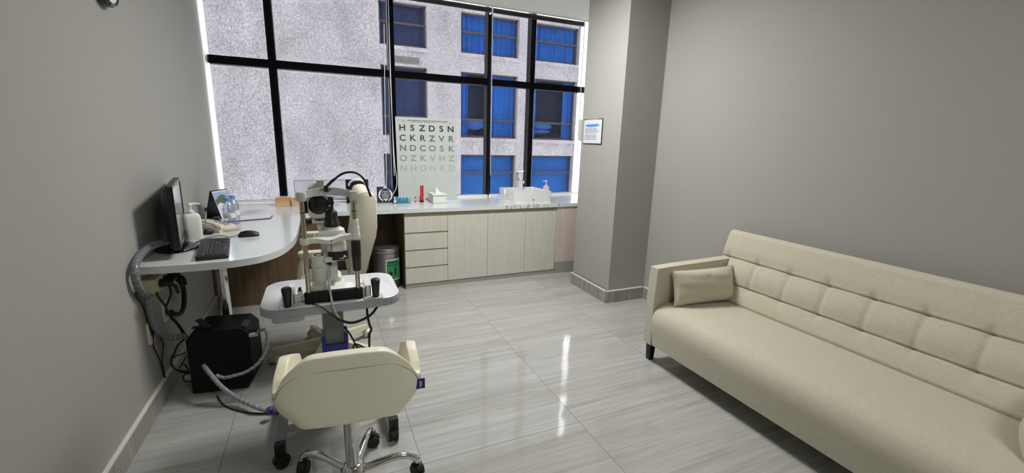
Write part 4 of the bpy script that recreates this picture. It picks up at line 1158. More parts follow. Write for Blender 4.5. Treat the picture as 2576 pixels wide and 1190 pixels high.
MB().ball((.022, PYp-.020, zc-.006), (.0025, .0015, .0035), 8).build('alignment_mark', M['blackm'], ch)
# sleeve and height grip on the right post
b = MB(); b.lathe([(.0155, .0), (.0155, .034), (.0145, .036)], (pr, PYp, zc+.042), n=24); b.lathe([(.0175, 0), (.0175, .036), (.0160, .038)], (pr, PYp, zc+.012), n=24); b.build('sleeve', M['slit'], t)
b = MB(); b.lathe([(.0160, -.145), (.0175, -.143), (.0185, -.086), (.0190, -.084), (.0195, -.078), (.0195, -.018), (.0180, -.014)], (pr, PYp, zc), n=24); b.build('height_grip', M['black'], t)
# grips at the table edge, with plates
for gx, gy in ((-.158, 1.884), (.188, 1.890)):
    b = MB(); b.loft([[(x, y, z) for x, y in rrect(.080, .058, .014, 4, gx+.010*(1 if gx < 0 else -1), gy)] for z in (S0, S0+.004)]); b.build('grip_plate', M['slit_grey'], t)
    b = MB(); b.lathe([(.013, .0), (.0145, .003), (.0165, .04), (.0195, .072), (.0190, .078), (.014, .082)], (gx, gy-.004, S0+.004), n=24); b.build('hand_grip', M['black'], t)
# rail covers and rods
for rx in (-.146, .158):
    b = MB(); y0, y1 = 1.905, 2.045
    b.box(rx-.0115, rx+.0115, y0, y1, S0+.047, S0+.051); b.box(rx-.0115, rx-.0085, y0, y1, S0+.001, S0+.047); b.box(rx+.0085, rx+.0115, y0, y1, S0+.001, S0+.047); b.box(rx-.0115, rx+.0115, y0, y0+.003, S0+.001, S0+.047)
    b.build('rail_cover', M['slit'], t, bevel=.0008)
for yy, zz in ((1.938, .028), (1.945, .016)): MB().cyl((-.1345, yy, S0+zz), (.1465, yy, S0+zz), .0035, n=12).build('rail_rod', M['chrome'], t)
b = MB(); b.box(-.122, -.103, 1.93, 1.95, S0+.002, S0+.046); b.build('axle_block', M['slit'], t, bevel=.002)
MB().box(-.118, -.107, 1.932, 1.944, S0+.0465, S0+.062).build('lock_knob', M['black'], t, bevel=.002)
# sliding base
b = MB(); b.box(-.070, .070, 1.950, 2.085, S0+.005, S0+.034); b.build('sliding_base', M['slit'], t, bevel=.005)
b = MB(); b.loft([[(x, y, z) for x, y in rrect(.120-i, .10-i, .02, 5, -.0, 2.10)] for z, i in ((S0+.005, 0), (S0+.055, .004), (S0+.066, .02))]); b.build('base_hump', M['slit'], t)
MB().box(.070, .105, 2.04, 2.12, S0+.0005, S0+.004).build('slide_plate', M['white_pl'], t, bevel=.001)
MB().box(.122, .158, 2.09, 2.16, S0+.0005, S0+.004).build('slide_plate', M['white_pl'], t, bevel=.001)
# joystick column
jx = at(806, 700, y=1.985).x; jy = 1.985; jt = at(806, 641, y=jy).z
b = MB(); b.loft([[(x, y, z) for x, y in rrect(.080-i, .075-i, .015, 4, jx, jy)] for z, i in ((S0+.034, 0), (S0+.048, .004), (S0+.052, .012))])
b.lathe([(.030, S0+.045), (.030, S0+.068), (.0292, S0+.069), (.0292, S0+.071), (.030, S0+.072), (.029, S0+.105), (.034, jt-.058), (.034, jt-.044), (.0305, jt-.042), (.0315, jt-.006), (.029, jt)], (jx, jy, 0), n=32)
jc = b.build('illumination_column', M['slit'], t)
MB().lathe([(.020, jt-.001), (.020, jt+.002), (.015, jt+.0015), (.010, jt-.002)], (jx, jy, 0), n=28).build('socket_ring', M['blackm'], jc)
b = MB()
for k in range(9):
    a = PI+PI*k/8; b.ball((jx+.0342*math.cos(a), jy+.0342*math.sin(a), jt-.05), .0017, 6)
b.build('scale_marks', M['blackm'], jc)
for sx, dz in ((-1, -.050), (1, -.042)):
    b = MB(); b.cyl((jx+sx*.030, jy, jt+dz), (jx+sx*.040, jy, jt+dz), .004, n=10); b.cyl((jx+sx*.037, jy, jt+dz), (jx+sx*.050, jy, jt+dz), .0095, n=18); b.build('clamp_knob', M['black'], jc)
for q0 in (-.044, .030): MB().box(jx+q0, jx+q0+.014, jy-.01, jy+.012, jt-.118, jt-.063).build('side_bracket', M['slit'], jc, bevel=.002)
MB().box(jx-.056, jx-.042, jy-.016, jy-.002, jt-.108, jt-.092).build('clamp_knob', M['black'], jc, bevel=.002)
# illumination tower, right of the column
ty = 1.985; tb = at(848, 633, y=ty); tx = tb.x
zl = at(838, 572, y=ty).z; zlt = at(838, 532, y=ty).z; zw0 = at(848, 625, y=ty).z; zk0 = at(848, 652, y=ty).z
b = MB(); b.loft([[(x, y, z) for x, y in rrect(w, d, r, 5, tx, ty)] for z, w, d, r in ((zw0-.012, .078, .070, .028), (zw0+.006, .080, .072, .03), (zl-.008, .070, .066, .028), (zl-.002, .056, .056, .026))]); th_ = b.build('lamp_housing', M['slit'], t)
b = MB(); b.loft([[(x, y, z) for x, y in rrect(w, d, r, 5, tx+.004, ty-.002)] for z, w, d, r in ((zk0-.002, .05, .05, .02), (zk0+.006, .084, .074, .028), (zw0-.006, .084, .076, .03))]); lh = b.build('lamp_cover', M['black'], t)
g = MB(); fy = ty-.002-.0375
g.box(tx+.008, tx+.026, fy-.0022, fy-.0005, zk0+.012, zk0+.0155); g.prism([(tx+.022, zk0+.015), (tx+.036, zk0+.019), (tx+.029, zk0+.024), (tx+.027, zk0+.031), (tx+.024, zk0+.022)], fy-.0022, fy+.003, 'xz'); g.build('emblem', M['white_ink'], lh)
lx_ = at(834, 550, y=ty).x
b = MB(); b.lathe([(.029, zl+.004), (.031, zl+.010), (.031, zl+.020), (.026, zl+.028), (.025, zlt-.008), (.023, zlt), (.012, zlt+.010)], (lx_, ty, 0), n=28); b.build('lens_tube', M['black'], t)
b = MB(); b.lathe([(.030, zl-.006), (.032, zl-.004), (.032, zl+.004), (.030, zl+.005)], (lx_, ty, 0), n=28); b.build('filter_ring', M['slit'], t)
b = MB(); b.loft([[(lx_+x, ty+y, z) for x, y in ((-.010, -.012), (.010, -.012), (.010, .012), (-.010, .012))] for z in (zlt, zlt+.052)]); b.prism([(lx_-.012, zlt+.030), (lx_+.014, zlt+.034), (lx_+.010, zlt+.062), (lx_-.008, zlt+.066)], ty-.014, ty+.010, 'xz'); b.build('mirror_head', M['black'], t, bevel=.002)
mh = at(828, 505, y=1.97); 
b = MB(); b.box(mh.x-.004, mh.x+.004, 1.972, 1.978, mh.z-.026, mh.z+.016); b.build('mirror', M['chrome'], t)
# microscope head
my = 2.03; mo_ = at(801, 515, y=my-.052)
b = MB(); b.loft([[(x, my+y, mo_.z+z) for x, z in [(mo_.x+q[0]*k, q[1]*k) for q in rrect(.086, .104, .022, 5, .001, -.006)]] for y, k in ((-.050, .95), (-.045, 1.0), (.055, .98), (.062, .9))]); b.build('microscope_head', M['slit'], t)
b = MB(); b.lathe([(.0390, -.001), (.0390, .010), (.0350, .012)], (mo_.x, my-.047, mo_.z), (0, -1, 0), n=36); ob = b.build('objective_ring', M['blackm'], t)
b = MB(); b.lathe([(.0350, .0), (.0345, .0135), (.02, .0165), (.003, .0175)], (mo_.x, my-.047, mo_.z), (0, -1, 0), n=36); b.build('objective_lens', M['lens'], ob)
b = MB(); b.box(mo_.x-.030, mo_.x+.030, my-.035, my+.04, mo_.z-.082, mo_.z-.056); b.build('head_mount', M['slit'], t, bevel=.003)
b = MB(); b.box(mo_.x-.018, mo_.x+.018, my-.0365, my-.0355, mo_.z-.070, mo_.z-.065); b.ball((mo_.x, my-.036, mo_.z-.068), (.006, .002, .004), 8); b.build('mount_mark', M['blackm'], t)
b = MB(); b.box(mo_.x-.058, mo_.x-.040, my-.02, my+.03, mo_.z-.040, mo_.z+.030); b.box(mo_.x-.050, mo_.x-.028, my-.01, my+.02, mo_.z-.088, mo_.z-.070); b.box(mo_.x+.030, mo_.x+.045, my-.01, my+.02, mo_.z-.090, mo_.z-.064); b.build('side_knob', M['black'], t, bevel=.003)
b = MB(); b.prism([(mo_.x-.040, mo_.z+.052), (mo_.x+.020, mo_.z+.049), (mo_.x+.022, mo_.z+.060), (mo_.x-.020, mo_.z+.060)], my-.040, my+.02, 'xz'); b.build('shade_flap', M['blackm'], t)
al = at(806, 640, y=my-.0)
b = MB(); b.loft([[(x-w/2, my-.012, z), (x+w/2, my-.012, z), (x+w/2, my+.016, z), (x-w/2, my+.016, z)] for x, z, w in ((mo_.x+.002, mo_.z-.075, .036), (mo_.x+.008, mo_.z-.12, .032), (mo_.x+.012, .93, .030), (mo_.x+.014, .84, .034))]); b.build('microscope_arm', M['slit'], t, bevel=.003)
b = MB(); b.box(mo_.x-.012, mo_.x+.06, my-.016, my+.05, S0+.060, .845); b.build('arm_base', M['slit'], t, bevel=.008)
MB().cyl((tx-.022, ty-.03, zk0+.01), (tx-.022, ty-.03, zc-.012), .0045, n=12).build('guide_rod', M['steel_pol'], t)
b = MB(); b.box(tx-.052, tx-.006, ty-.036, ty+.0, zk0-.002, zk0+.020); b.build('pivot_block', M['slit'], t, bevel=.004)
# eyepiece side, breath shield
ey = my+.10; ep = at(805, 463, y=ey)
b = MB(); b.box(ep.x-.014, ep.x+.016, ey-.03, ey+.03, ep.z-.030, ep.z+.018); b.build('camera_adapter', M['ivory'], t, bevel=.003)
b = MB(); b.cyl((ep.x-.012, ey-.01, ep.z-.06), (ep.x-.012, ey-.01, ep.z-.028), .012, n=16); b.box(ep.x-.02, ep.x+.02, ey-.03, ey+.03, ep.z-.075, ep.z-.05); b.build('adapter_foot', M['black'], t, bevel=.002)
kx_ = at(790, 474, y=ey-.02)
b = MB(); b.lathe([(.026, -.012), (.027, .0), (.024, .010), (.010, .013)], kx_, (-.2, -.5, .85), n=26); b.build('magnification_drum', M['slit'], t)
MB().lathe([(.0285, -.014), (.0285, -.004)], kx_, (-.2, -.5, .85), n=26).build('drum_ring', M['blackm'], t)
b = MB(); b.box(mo_.x-.03, mo_.x+.03, my+.062, my+.12, mo_.z-.02, mo_.z+.06); b.build('eyepiece_block', M['slit'], t, bevel=.006)
for s in (-1, 1): MB().cyl((mo_.x+s*.018, my+.118, mo_.z+.02), (mo_.x+s*.026, my+.18, mo_.z+.03), .014, .016, n=20).build('eyepiece', M['black'], t)
e0, e1 = at(739, 453, y=ey-.04), at(868, 458, y=ey-.04)
b = MB(); b.box(e0.x, e1.x, ey-.045, ey-.042, e0.z-.085, e0.z); sh2 = b.build('breath_shield', M['clear'], t)
b = MB(); b.box(e0.x, e1.x, ey-.0455, ey-.0415, e0.z-.0012, e0.z+.0002); b.box(e0.x-.0003, e0.x+.0010, ey-.0455, ey-.0415, e0.z-.085, e0.z); b.build('shield_edge', M['frame_edge'], sh2)
# fixation arm
fj = PYp+.055
P = [A(x, y, y=yy) for x, y, yy in ((820, 471, fj), (830, 461, fj-.005), (845, 448, fj-.01), (862, 437, fj-.02), (882, 433, fj-.03), (902, 438, fj-.035), (916, 452, fj-.04), (925, 474, fj-.045), (933, 495, fj-.05))]
b = MB(); b.tube(P, lambda u: .0062 if .06 < u < .22 else .0048, n=12); fa = b.build('fixation_arm', M['black'], t)
b = MB(); b.ball(P[0], .009, 12); b.cyl(P[0], (P[0][0], P[0][1], zb+.012), .009, n=14); b.build('ball_joint', M['black'], fa)
b = MB(); q = Vector(P[0]); b.box(q.x-.022, q.x+.018, fj-.004, fj+.006, zb+.016, zb+.024); b.build('joint_clamp', M['steel_pol'], fa, bevel=.001)
# cables of the instrument
cable('instrument_cable', 'pale grey cable hanging from the eye microscope over the table edge', [A(826, 668, y=1.94), A(830, 690, y=1.925), A(829, 720, y=1.885), A(833, 748, y=1.872), A(838, 770, y=1.845), A(846, 790, y=1.85), A(857, 804, y=1.86)], .0042, 'grey_cable')
cable('instrument_cable', 'black cable drooping in a wide arc under the instrument table front', [A(785, 765, y=1.868), A(796, 767, y=1.850), A(815, 777, y=1.845), A(838, 795, y=1.85), A(860, 807, y=1.855), A(885, 812, y=1.87), A(912, 804, y=1.89), A(935, 790, y=1.91), A(950, 770, y=1.95)], lambda u: .0028 if u < .42 else .0058)
cable('instrument_cable', 'black cord hanging from the right of the instrument table to the floor', [A(923, 768, y=1.97), A(924, 790, y=1.97), A(929, 815, y=1.98), A(934, 830, y=1.99), A(929, 852, y=2.0), (at(931, 880, y=2.02).x, 2.02, .20), (.22, 2.04, .06), (.19, 2.10, .006), (.13, 2.16, .006)], .0052)
cable('instrument_cable', 'black cord with a tied coil beside the blue collar', [A(866, 822, y=2.06), A(880, 840, y=2.06), A(890, 858, y=2.05), A(893, 864, y=2.05), A(908, 870, y=2.05), A(918, 880, y=2.06), A(905, 884, y=2.06), A(893, 866, y=2.05), A(888, 880, y=2.05), A(895, 890, y=2.06), A(904, 874, y=2.06)], .0040)

# ------------------------------------------------------------------ tall chair at the desk
CC = Vector((-.025, 2.825, 0))
t = thing('office_chair', 'high backed off white office chair standing sideways behind the instrument table', 'chair', CC)
ca = MB(); ca.lathe([(.036, .06), (.042, .075), (.042, .105), (.030, .12)], CC, n=24); ca.build('hub', M['ivory'], t)
for k in range(5):
    a = math.radians(36+72*k); dx, dy = math.cos(a), math.sin(a); px_, py_ = -dy, dx
    b = MB(); R = []
    for r, w, z0, z1 in ((.03, .026, .055, .125), (.16, .022, .060, .112), (.29, .017, .068, .098), (.315, .014, .072, .095)):
        R.append([(CC.x+dx*r+px_*s*w, CC.y+dy*r+py_*s*w, z) for s, z in ((-1, z0), (1, z0), (.8, z1), (-.8, z1))])
    b.loft(R); b.build('base_arm', M['ivory'], t, bevel=.004)
    caster('caster', t, CC.x+dx*.312, CC.y+dy*.312, .030, 'ivory', a+1.2, .075, 'ivory')
b = MB(); b.cyl(CC+Vector((0, 0, .10)), CC+Vector((0, 0, .30)), .027, n=24); b.build('gas_sleeve', M['ivory'], t)
b = MB(); b.cyl(CC+Vector((0, 0, .30)), CC+Vector((0, 0, .415)), .014, n=18); b.build('gas_piston', M['chrome'], t)
b = MB(); b.box(CC.x-.10, CC.x+.10, CC.y-.07, CC.y+.07, .412, .440); b.build('mechanism', M['ivory'], t, bevel=.006)
b = MB(); R = []
for z, i in ((.441, .06), (.447, .02), (.46, 0), (.478, .0), (.492, .03), (.496, .10)): R.append([(x, y, z) for x, y in rrect(.39-i, .49-i, .09, 6, CC.x+.035, CC.y)])
b.loft(R); b.build('seat', M['offw'], t)
# backrest: side profile swept across the width
yn = CC.y-.235; yf = CC.y+.235
prof = []
for py in (694, 665, 630, 600, 575, 550, 520, 500):
    xl_ = {694: 876, 665: 880, 630: 885, 600: 889, 575: 892, 550: 893, 520: 894, 500: 897}[py]; xr_ = {694: 921, 665: 929, 630: 939, 600: 948, 575: 951, 550: 950, 520: 948, 500: 946}[py]
    a, c = at(xl_, py, y=yn), at(xr_, py, y=yn); prof.append((a.x, c.x, a.z))
a, c = at(903, 488, y=yn), at(938, 488, y=yn); prof.append((a.x, c.x, a.z)); a, c = at(915, 483, y=yn), at(928, 483, y=yn); prof.append((a.x, c.x, a.z))
outline = [(p[0], p[2]) for p in prof]+[(p[1], p[2]) for p in reversed(prof)]
ox = sum(p[0] for p in outline)/len(outline); oz = sum(p[1] for p in outline)/len(outline)
R = []
for yy, k in ((yn, .86), (yn+.008, .95), (yn+.028, 1.0), (yf-.028, 1.0), (yf-.008, .95), (yf, .86)):
    R.append([(ox+(x-ox)*(1-(1-k)*.9), yy, oz+(z-oz)*(1-(1-k)*.30)) for x, z in outline])
b = MB(); b.loft(R); bk = b.build('backrest', M['offw'], t, angle=60)
sm = [(ox+(x-ox)*.90, yn+.006, oz+(z-oz)*.968) for x, z in outline]
MB().tube(sm, .0022, n=6, closed=True, sub=3).build('piping', M['seam'], bk)
hp = [(ox+.01, yf-.10, prof[-1][2]+.0), (ox-.0, yf-.13, prof[-1][2]+.020), (ox-.0, CC.y, prof[-1][2]+.030), (ox-.0, yn+.22, prof[-1][2]+.020), (ox+.01, yn+.19, prof[-1][2]-.002)]
b = MB()
hx, hz = (prof[-3][0]+prof[-3][1])/2, prof[-1][2]-.012
b.tube([(hx+.055*math.cos(a)-.012, yf-.012, hz+.040*math.sin(a)) for a in [PI*k/10 for k in range(11)]], .0065, n=8, smooth=False); b.build('head_handle', M['white_pl'], t)
# arms: loops with a pad
for s in (-1, 1):
    yy = CC.y+s*.265
    zt2 = .745
    b = MB(); b.tube([(CC.x+.04, yy-s*.10, .430), (CC.x+.045, yy-s*.02, .45), (CC.x+.04, yy, .56), (CC.x+.02, yy, zt2-.015), (CC.x-.04, yy, zt2-.012), (CC.x-.10, yy, zt2-.03), (CC.x-.125, yy, .60), (CC.x-.13, yy-s*.02, .45), (CC.x-.12, yy-s*.10, .430)], .0105, n=10); ar = b.build('arm_frame', M['ivory'], t)
    b = MB(); b.loft([[(x, y, z) for x, y in rrect(.15-i, .05-i, .022, 5, CC.x-.045, yy)] for z, i in ((zt2-.010, .01), (zt2, 0), (zt2+.014, .002), (zt2+.020, .016))]); b.build('arm_pad', M['ivory'], ar)

# ------------------------------------------------------------------ stool in front
SC = Vector((.045, 1.605, 0))
t = thing('swivel_stool', 'cream leatherette swivel stool with a low winged back and chrome base in front', 'stool', SC)
b = MB(); b.lathe([(.030, .062), (.046, .066), (.050, .082), (.046, .098), (.040, .104), (.036, .116), (.030, .120)], SC, n=36); b.build('hub', M['chrome'], t)
for k in range(5):
    a = math.radians(-5+72*k); dx, dy = math.cos(a), math.sin(a)
    b = MB(); b.tube([(SC.x+dx*r, SC.y+dy*r, z) for r, z in ((.035, .084), (.10, .098), (.17, .108), (.215, .102), (.245, .082), (.252, .066))], lambda u: .0155-.002*u, n=14); b.build('base_arm', M['chrome'], t)
    caster('caster', t, SC.x+dx*.250, SC.y+dy*.250, .027, 'rubber', a+2.0, .070)
b = MB(); b.cyl(SC+Vector((0, 0, .110)), SC+Vector((0, 0, .34)), .0265, n=32); b.build('gas_sleeve', M['chrome'], t)
b = MB(); b.cyl(SC+Vector((0, 0, .34)), SC+Vector((0, 0, .452)), .016, n=20); b.build('gas_piston', M['chrome'], t)
b = MB(); b.box(SC.x-.09, SC.x+.09, SC.y-.09, SC.y+.09, .448, .468); b.build('seat_plate', M['black'], t, bevel=.004)
ORI = Vector((.043, 1.390, 0))
ctrl = [  # lateral, forward at bottom | middle | rim, each with its height
    ((.145, .30, .470), (.190, .305, .520), (.205, .31, .570)),
    ((.155, .20, .468), (.205, .195, .545), (.216, .19, .628)),
    ((.158, .12, .466), (.210, .115, .550), (.212, .125, .642)),
    ((.156, .065, .464), (.213, .060, .535), (.218, .062, .612)),
    ((.154, .026, .463), (.205, .020, .530), (.215, .022, .588)),
    ((.140, .004, .461), (.184, .000, .560), (.180, -.002, .655)),
    ((.112, -.004, .460), (.138, -.012, .585), (.124, -.026, .712)),
    ((.055, -.008, .459), (.070, -.018, .590), (.066, -.032, .722)),
    ((.0, -.008, .459), (.0, -.018, .590), (.0, -.032, .723))]
full = [tuple(tuple((-p[0], p[1], p[2])) for p in c) for c in ctrl[:-1]]+[ctrl[-1]]+[c for c in reversed(ctrl[:-1])]
cols_ = [catmull(c, 5) for c in full]
nrow = len(cols_[0]); rowsv = []
for j in range(nrow): rowsv.append(catmull([c[j] for c in cols_], 5))
rot_ = Matrix.Translation(ORI) @ Matrix.Rotation(math.radians(-5), 4, 'Z')
b = MB(rot_)
V = [b.vs(r) for r in rowsv]
for j in range(len(V)-1):
    for i in range(len(V[0])-1): b.face([V[j][i], V[j][i+1], V[j+1][i+1], V[j+1][i]])
sh3 = b.build('back_shell', M['cream'], t, solid=.036, off=0)
md = sh3.modifiers.new('round', 'BEVEL'); md.width = .014; md.segments = 4; md.limit_method = 'ANGLE'; md.angle_limit = math.radians(50)
# stitched seam below the rim on the outside
rim = rowsv[-3]
seg = []
b = MB(rot_)
for i in range(17, len(rim)-18):
    p, q = rim[i], rim[i+1]
    nrm = Vector((p.x, (p.y-.16), 0)).normalized()
    for k in range(3):
        s0 = p.lerp(q, k/3+.05)+nrm*.0190; s1 = p.lerp(q, k/3+.24)+nrm*.0190
        b.tube([s0, s1], .0012, n=5, smooth=False)
b.build('stitching', M['seam'], sh3)
b = MB(rot_)
R = []
for z, k in ((.468, .90), (.474, .98), (.50, 1.0), (.525, .98), (.538, .90), (.542, .6)): R.append([(x*k, .165+y*k, z) for x, y in rrect(.275, .28, .08, 7)])
b.loft(R); b.build('seat_cushion', M['cream'], t)
b = MB(rot_); b.box(.216, .246, .000, .003, .535, .572); tg = b.build('cloth_tag', M['tag'], t)
b = MB(rot_); b.box(.228, .231, -.0012, -.0002, .540, .566); b.box(.234, .236, -.0012, -.0002, .545, .562); b.build('lettering', M['white_ink'], tg)

# ------------------------------------------------------------------ sofa
SXF = 1.868; SY0, SY1 = .20, 1.985; SZ = .13
t = thing('sofa', 'beige linen sofa with a buttoned back along the right wall', 'sofa', (2.2, 1.1, 0))
sp_ = [(SXF+.012, SZ), (SXF-.002, .22), (SXF-.012, .29), (SXF-.008, .335), (SXF+.010, .372), (SXF+.045, .398), (SXF+.10, .410), (2.10, .412), (2.30, .404), (2.43, .396), (2.47, .34), (2.47, SZ)]
ring = catmull([(x, 0, z) for x, z in sp_[:10]], 4)+[Vector((2.47, 0, .34)), Vector((2.47, 0, SZ))]
b = MB(); R = []
for yy, k in ((SY0, .0), (SY0+.012, 1), (SY1-.012, 1), (SY1-.001, 0)):
    R.append([(p.x+(0 if k else .006)*(1 if p.x < 2.2 else -1), yy, p.z-(0 if k else .006)) for p in ring])
b.loft(R); b.build('seat', M['sofa'], t, angle=50)
# back with two stitched lines and tufts
def backpt(u, v, w=0):
    """u along the sofa, v from the crease to the top, w outwards"""
    y = SY0-.03+(2.055-(SY0-.03))*u
    px_ = 2.405+.155*v; pz = .385+.452*v
    nx, nz = -.946, .324
    return (px_+nx*w, y, pz+nz*w)
vt = (.265, .615); npt = 9
def quilt(u, v):
    y = (2.055-(SY0-.03))*(1-u)
    tsp = .213; ph = (y-.06)/tsp
    du = abs(ph-round(ph))*tsp
    w = .030
    for k, q in enumerate(vt):
        dv = abs(v-q)*.478
        tuft = math.exp(-(du/.022)**2)
        w -= .017*math.exp(-(dv/.0050)**2)*(.8+.2*math.cos(2*PI*ph)) + .010*math.exp(-(dv/.028)**2)*tuft
        w -= .010*math.exp(-(dv/.045)**2)
    # weak vertical folds between the tufts, strongest near the seams
    mid = math.exp(-((v-.44)/.20)**2)
    w -= .0085*mid*math.exp(-(du/.013)**2)
    w += .008*math.sin(PI*min(1, max(0, (v-vt[0])/(vt[1]-vt[0]))))*(1-math.exp(-(du/.06)**2))
    top = max(0, (v-.93)/.07); w -= .022*top**2.2
    bot = max(0, (.06-v)/.06); w -= .02*bot**2
    eu = min(u*1.85, (1-u)*1.85); w -= .02*max(0, 1-eu/.02)**2
    return w
b = MB()
nu, nv = 230, 150
V = [[b.bm.verts.new(Vector(backpt(i/nu, j/nv, quilt(i/nu, j/nv)))) for j in range(nv+1)] for i in range(nu+1)]
for i in range(nu):
    for j in range(nv): b.face([V[i][j], V[i+1][j], V[i+1][j+1], V[i][j+1]])
Bk = [[b.bm.verts.new(Vector(backpt(i/nu, 0, -.04))), b.bm.verts.new(Vector(backpt(i/nu, .97, -.045))), b.bm.verts.new(Vector(backpt(i/nu, 1.012, -.018)))] for i in range(nu+1)]
for i in range(nu):
    b.face([V[i][0], Bk[i][0], Bk[i+1][0], V[i+1][0]]); b.face([Bk[i][0], Bk[i][1], Bk[i+1][1], Bk[i+1][0]]); b.face([Bk[i][1], Bk[i][2], Bk[i+1][2], Bk[i+1][1]]); b.face([Bk[i][2], V[i][nv], V[i+1][nv], Bk[i+1][2]])
for i in (0, nu): b.face([V[i][j] for j in range(nv+1)]+[Bk[i][2], Bk[i][1], Bk[i][0]])
b.build('backrest', M['sofa'], t, angle=65)
for ya, yb2 in ((SY1, 2.052), (SY0-.07, SY0-.001)):
    pts = [(SXF+.004, SZ), (SXF-.004, .40), (SXF+.004, .640), (2.0, .646), (2.30, .652), (2.47, .656), (2.585, .656), (2.585, SZ)]
    b = MB(); b.prism(pts, ya, yb2, 'xz'); b.build('armrest', M['sofa'], t, bevel=.022, seg=5, angle=50)
for x, y in ((1.925, 2.035), (2.52, 2.035), (1.925, SY0-.04), (2.52, SY0-.04)):
    b = MB(); b.loft([[(x+dx*k, y+dy*k, z) for dx, dy in ((-.022, -.022), (.022, -.022), (.022, .022), (-.022, .022))] for z, k in ((.0, .75), (SZ+.002, 1.))]); b.build('leg', M['black'], t, bevel=.002)

def cushion(label, o, W, Hh, T, xf):
    t = thing('cushion', label, 'cushion', o, 'linen cushions on the sofa')
    b = MB(xf); n1, n2 = 44, 28
    def side(s):
        def fn(u, v):
            a, c = 2*u-1, 2*v-1
            pin = 1-.055*(1-a*a)*abs(c)**3 ; pin2 = 1-.07*(1-c*c)*abs(a)**3
            th = T/2*max(0, (1-abs(a)**3.0))**.55*max(0, (1-abs(c)**2.6))**.55
            th *= 1+.05*math.sin(9*u+3*v)+.03*math.sin(21*v+5*u)
            th -= .006*math.exp(-((a/.05)**2+((c-.55)/.10)**2)) if s < 0 else 0
            return (W/2*a*pin2, s*th, Hh/2+Hh/2*c*pin)
        return fn
    b.grid(side(-1), n1, n2); b.grid(side(1), n1, n2)
    bmesh.ops.remove_doubles(b.bm, verts=b.bm.verts, dist=.0008)
    b.build('cover', M['sofa'], t, angle=80)
    e = [(W/2*a*(1-.07*(1-c*c)*abs(a)**3), 0, Hh/2+Hh/2*c*(1-.055*(1-a*a)*abs(c)**3)) for a, c in [(2*k/16-1, -1) for k in range(16)]+[(1, 2*k/10-1) for k in range(10)]+[(1-2*k/16, 1) for k in range(16)]+[(-1, 1-2*k/10) for k in range(10)]]
    MB(xf).tube(e, .0028, n=6, closed=True, smooth=False).build('seam', M['sofa'], t)
    return t
o1 = Vector((2.195, 1.885, .412))
cushion('small linen cushion leaning on the far arm of the sofa', o1, .490, .222, .120, Matrix.Translation(o1) @ Matrix.Rotation(math.radians(-4), 4, 'Z') @ Matrix.Rotation(math.radians(-14), 4, 'X'))
o2 = Vector((2.275, .468, .414))
cushion('small linen cushion at the near end of the sofa, cut by the photo edge', o2, .490, .222, .120, Matrix.Translation(o2) @ Matrix.Rotation(math.radians(8), 4, 'Z') @ Matrix.Rotation(math.radians(7), 4, 'X'))

# ------------------------------------------------------------------ notice on the pillar
pa_, pb_ = at(1472, 302, x=PX), at(1514, 362, x=PX)
yA, yB_, zA, zB_ = 3.530, 3.245, 1.590, 1.383
t = thing('wall_notice', 'small white notice with blue heading in a clear holder on the pillar', 'notice', (PX, (yA+yB_)/2, zB_))
def npl(name, u0, u1, v0, v1, e, mat, par, th=.0008): 
    return MB().box(PX-e-th, PX-e, yA+(yB_-yA)*u1, yA+(yB_-yA)*u0, zB_+(zA-zB_)*v0, zB_+(zA-zB_)*v1).build(name, mat, par)
npl('holder', -.02, 1.03, -.04, 1.03, .001, M['clear'], t, .003)
sh4 = npl('sheet', 0, 1, 0, 1, .0045, M['poster'], t)
b = MB()
for u0, u1, v in ((-.01, .18, 1.0), (.8, 1.02, 1.0), (-.01, 1.0, -.03), (.82, 1.02, -.035)): b.box(PX-.0065, PX-.0045, yA+(yB_-yA)*u1, yA+(yB_-yA)*u0, zB_+(zA-zB_)*v, zB_+(zA-zB_)*v+.006)
b.box(PX-.0065, PX-.0045, yB_-.006, yB_, zB_, zA); b.build('holder_edge', M['black'], t)
b = MB()
b.poly([(PX-.0058, yA+(yB_-yA)*u, zB_+(zA-zB_)*v) for u, v in ((.12, .72), (.1, .77), (.2, .81), (.45, .82), (.75, .83), (.88, .78), (.87, .74), (.75, .72), (.6, .68), (.3, .67))]); b.build('heading_splash', M['sky_blue'], sh4)
b = MB()
for k in range(15): b.box(PX-.0068, PX-.0060, yA+(yB_-yA)*(.10+.047*k+.03), yA+(yB_-yA)*(.10+.047*k), zB_+(zA-zB_)*.735, zB_+(zA-zB_)*.765)
b.build('lettering', M['tag'], sh4)
fr_ = MB(); pc = MB()
for r in range(2):
    for c in range(3):
        u0 = .10+.22*c; v0 = .43-.27*r
        for (a0, a1, c0, c1) in ((u0, u0+.17, v0, v0+.012), (u0, u0+.17, v0+.19, v0+.202), (u0, u0+.012, v0, v0+.2), (u0+.158, u0+.17, v0, v0+.2)):
            fr_.box(PX-.0064, PX-.0056, yA+(yB_-yA)*a1, yA+(yB_-yA)*a0, zB_+(zA-zB_)*c0, zB_+(zA-zB_)*c1)
        pc.prism([(yA+(yB_-yA)*(u0+.085+.045*math.cos(2*PI*k/9)*(1 if k % 2 else .7)), zB_+(zA-zB_)*(v0+.11+.055*math.sin(2*PI*k/9))) for k in range(9)], PX-.0063, PX-.0056, 'yz')
pc.prism([(yA+(yB_-yA)*(.80+.05*math.cos(2*PI*k/9)), zB_+(zA-zB_)*(.52+.03*math.sin(2*PI*k/9))) for k in range(9)], PX-.0063, PX-.0056, 'yz')
fr_.build('picture_frames', M['folder'], sh4); pc.build('pictures', M['channel'], sh4)
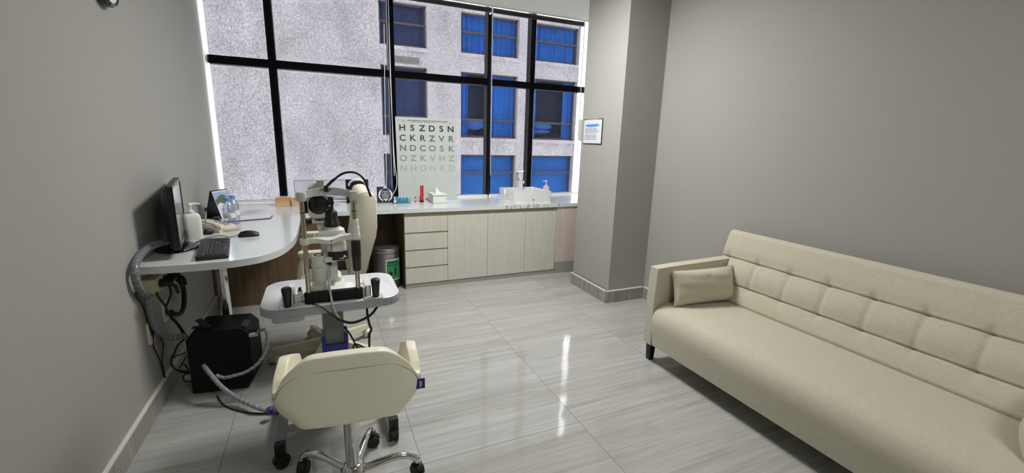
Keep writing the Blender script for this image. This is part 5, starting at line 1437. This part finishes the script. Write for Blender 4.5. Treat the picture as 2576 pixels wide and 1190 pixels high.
# translucent dispenser behind the notice, on the far edge of the pillar
b = MB(); zq0, zq1 = at(1462, 355, x=PX).z, at(1462, 301, x=PX).z
b.loft([[(PX+.03-dx, PY1+.002+y, z) for dx, y in ((0, 0), (.055, 0), (.055-i*.3, .03-i), (0, .03))] for z, i in ((zq0, .018), (zq0+.05, 0), (zq1, 0))])
o = b.build('wall_dispenser', M['slit_grey'], bevel=.004); tag(o, 'pale grey wall holder at the far pillar edge behind the notice', 'holder')

# ------------------------------------------------------------------ light
w = bpy.data.worlds.new('world'); sc.world = w; w.use_nodes = True
bg = w.node_tree.nodes['Background']; bg.inputs[0].default_value = (.98, .98, 1., 1); bg.inputs[1].default_value = 11.3
def panel_light(name, label, x, y, sx, sy, watts):
    t = thing(name, label, 'light', (x, y, CEIL-.004), 'ceiling light panels')
    MB().box(x-sx/2-.012, x+sx/2+.012, y-sy/2-.012, y+sy/2+.012, CEIL-.006, CEIL-.0005).build('rim', M['white_pl'], t)
    m = NT('lamp_diffuser'); e = m.new('Emission'); e.inputs[0].default_value = (1, .985, .95, 1); e.inputs[1].default_value = watts
    m.t.links.new(e.outputs[0], m.out.inputs[0])
    MB().box(x-sx/2, x+sx/2, y-sy/2, y+sy/2, CEIL-.010, CEIL-.0065).build('diffuser', m.m, t)
panel_light('ceiling_light', 'square ceiling light panel in the middle of the room', 1.2, 2.75, .6, .6, 57)
panel_light('ceiling_light', 'added square fill light panel on the ceiling near the back wall', 1.0, -.7, .6, .6, 25)  # unseen panel, added as weak fill for surfaces facing the camera

sc.view_settings.view_transform = 'Standard'; sc.view_settings.look = 'None'
sc.view_settings.gamma = 1; sc.view_settings.exposure = 0.0; sc.view_settings.use_curve_mapping = False
sc.cycles.use_denoising = True
sc.cycles.max_bounces = 10; sc.cycles.diffuse_bounces = 5; sc.cycles.glossy_bounces = 5; sc.cycles.transparent_max_bounces = 24; sc.cycles.transmission_bounces = 6
sc.cycles.sample_clamp_indirect = 6; sc.cycles.caustics_reflective = False; sc.cycles.caustics_refractive = False
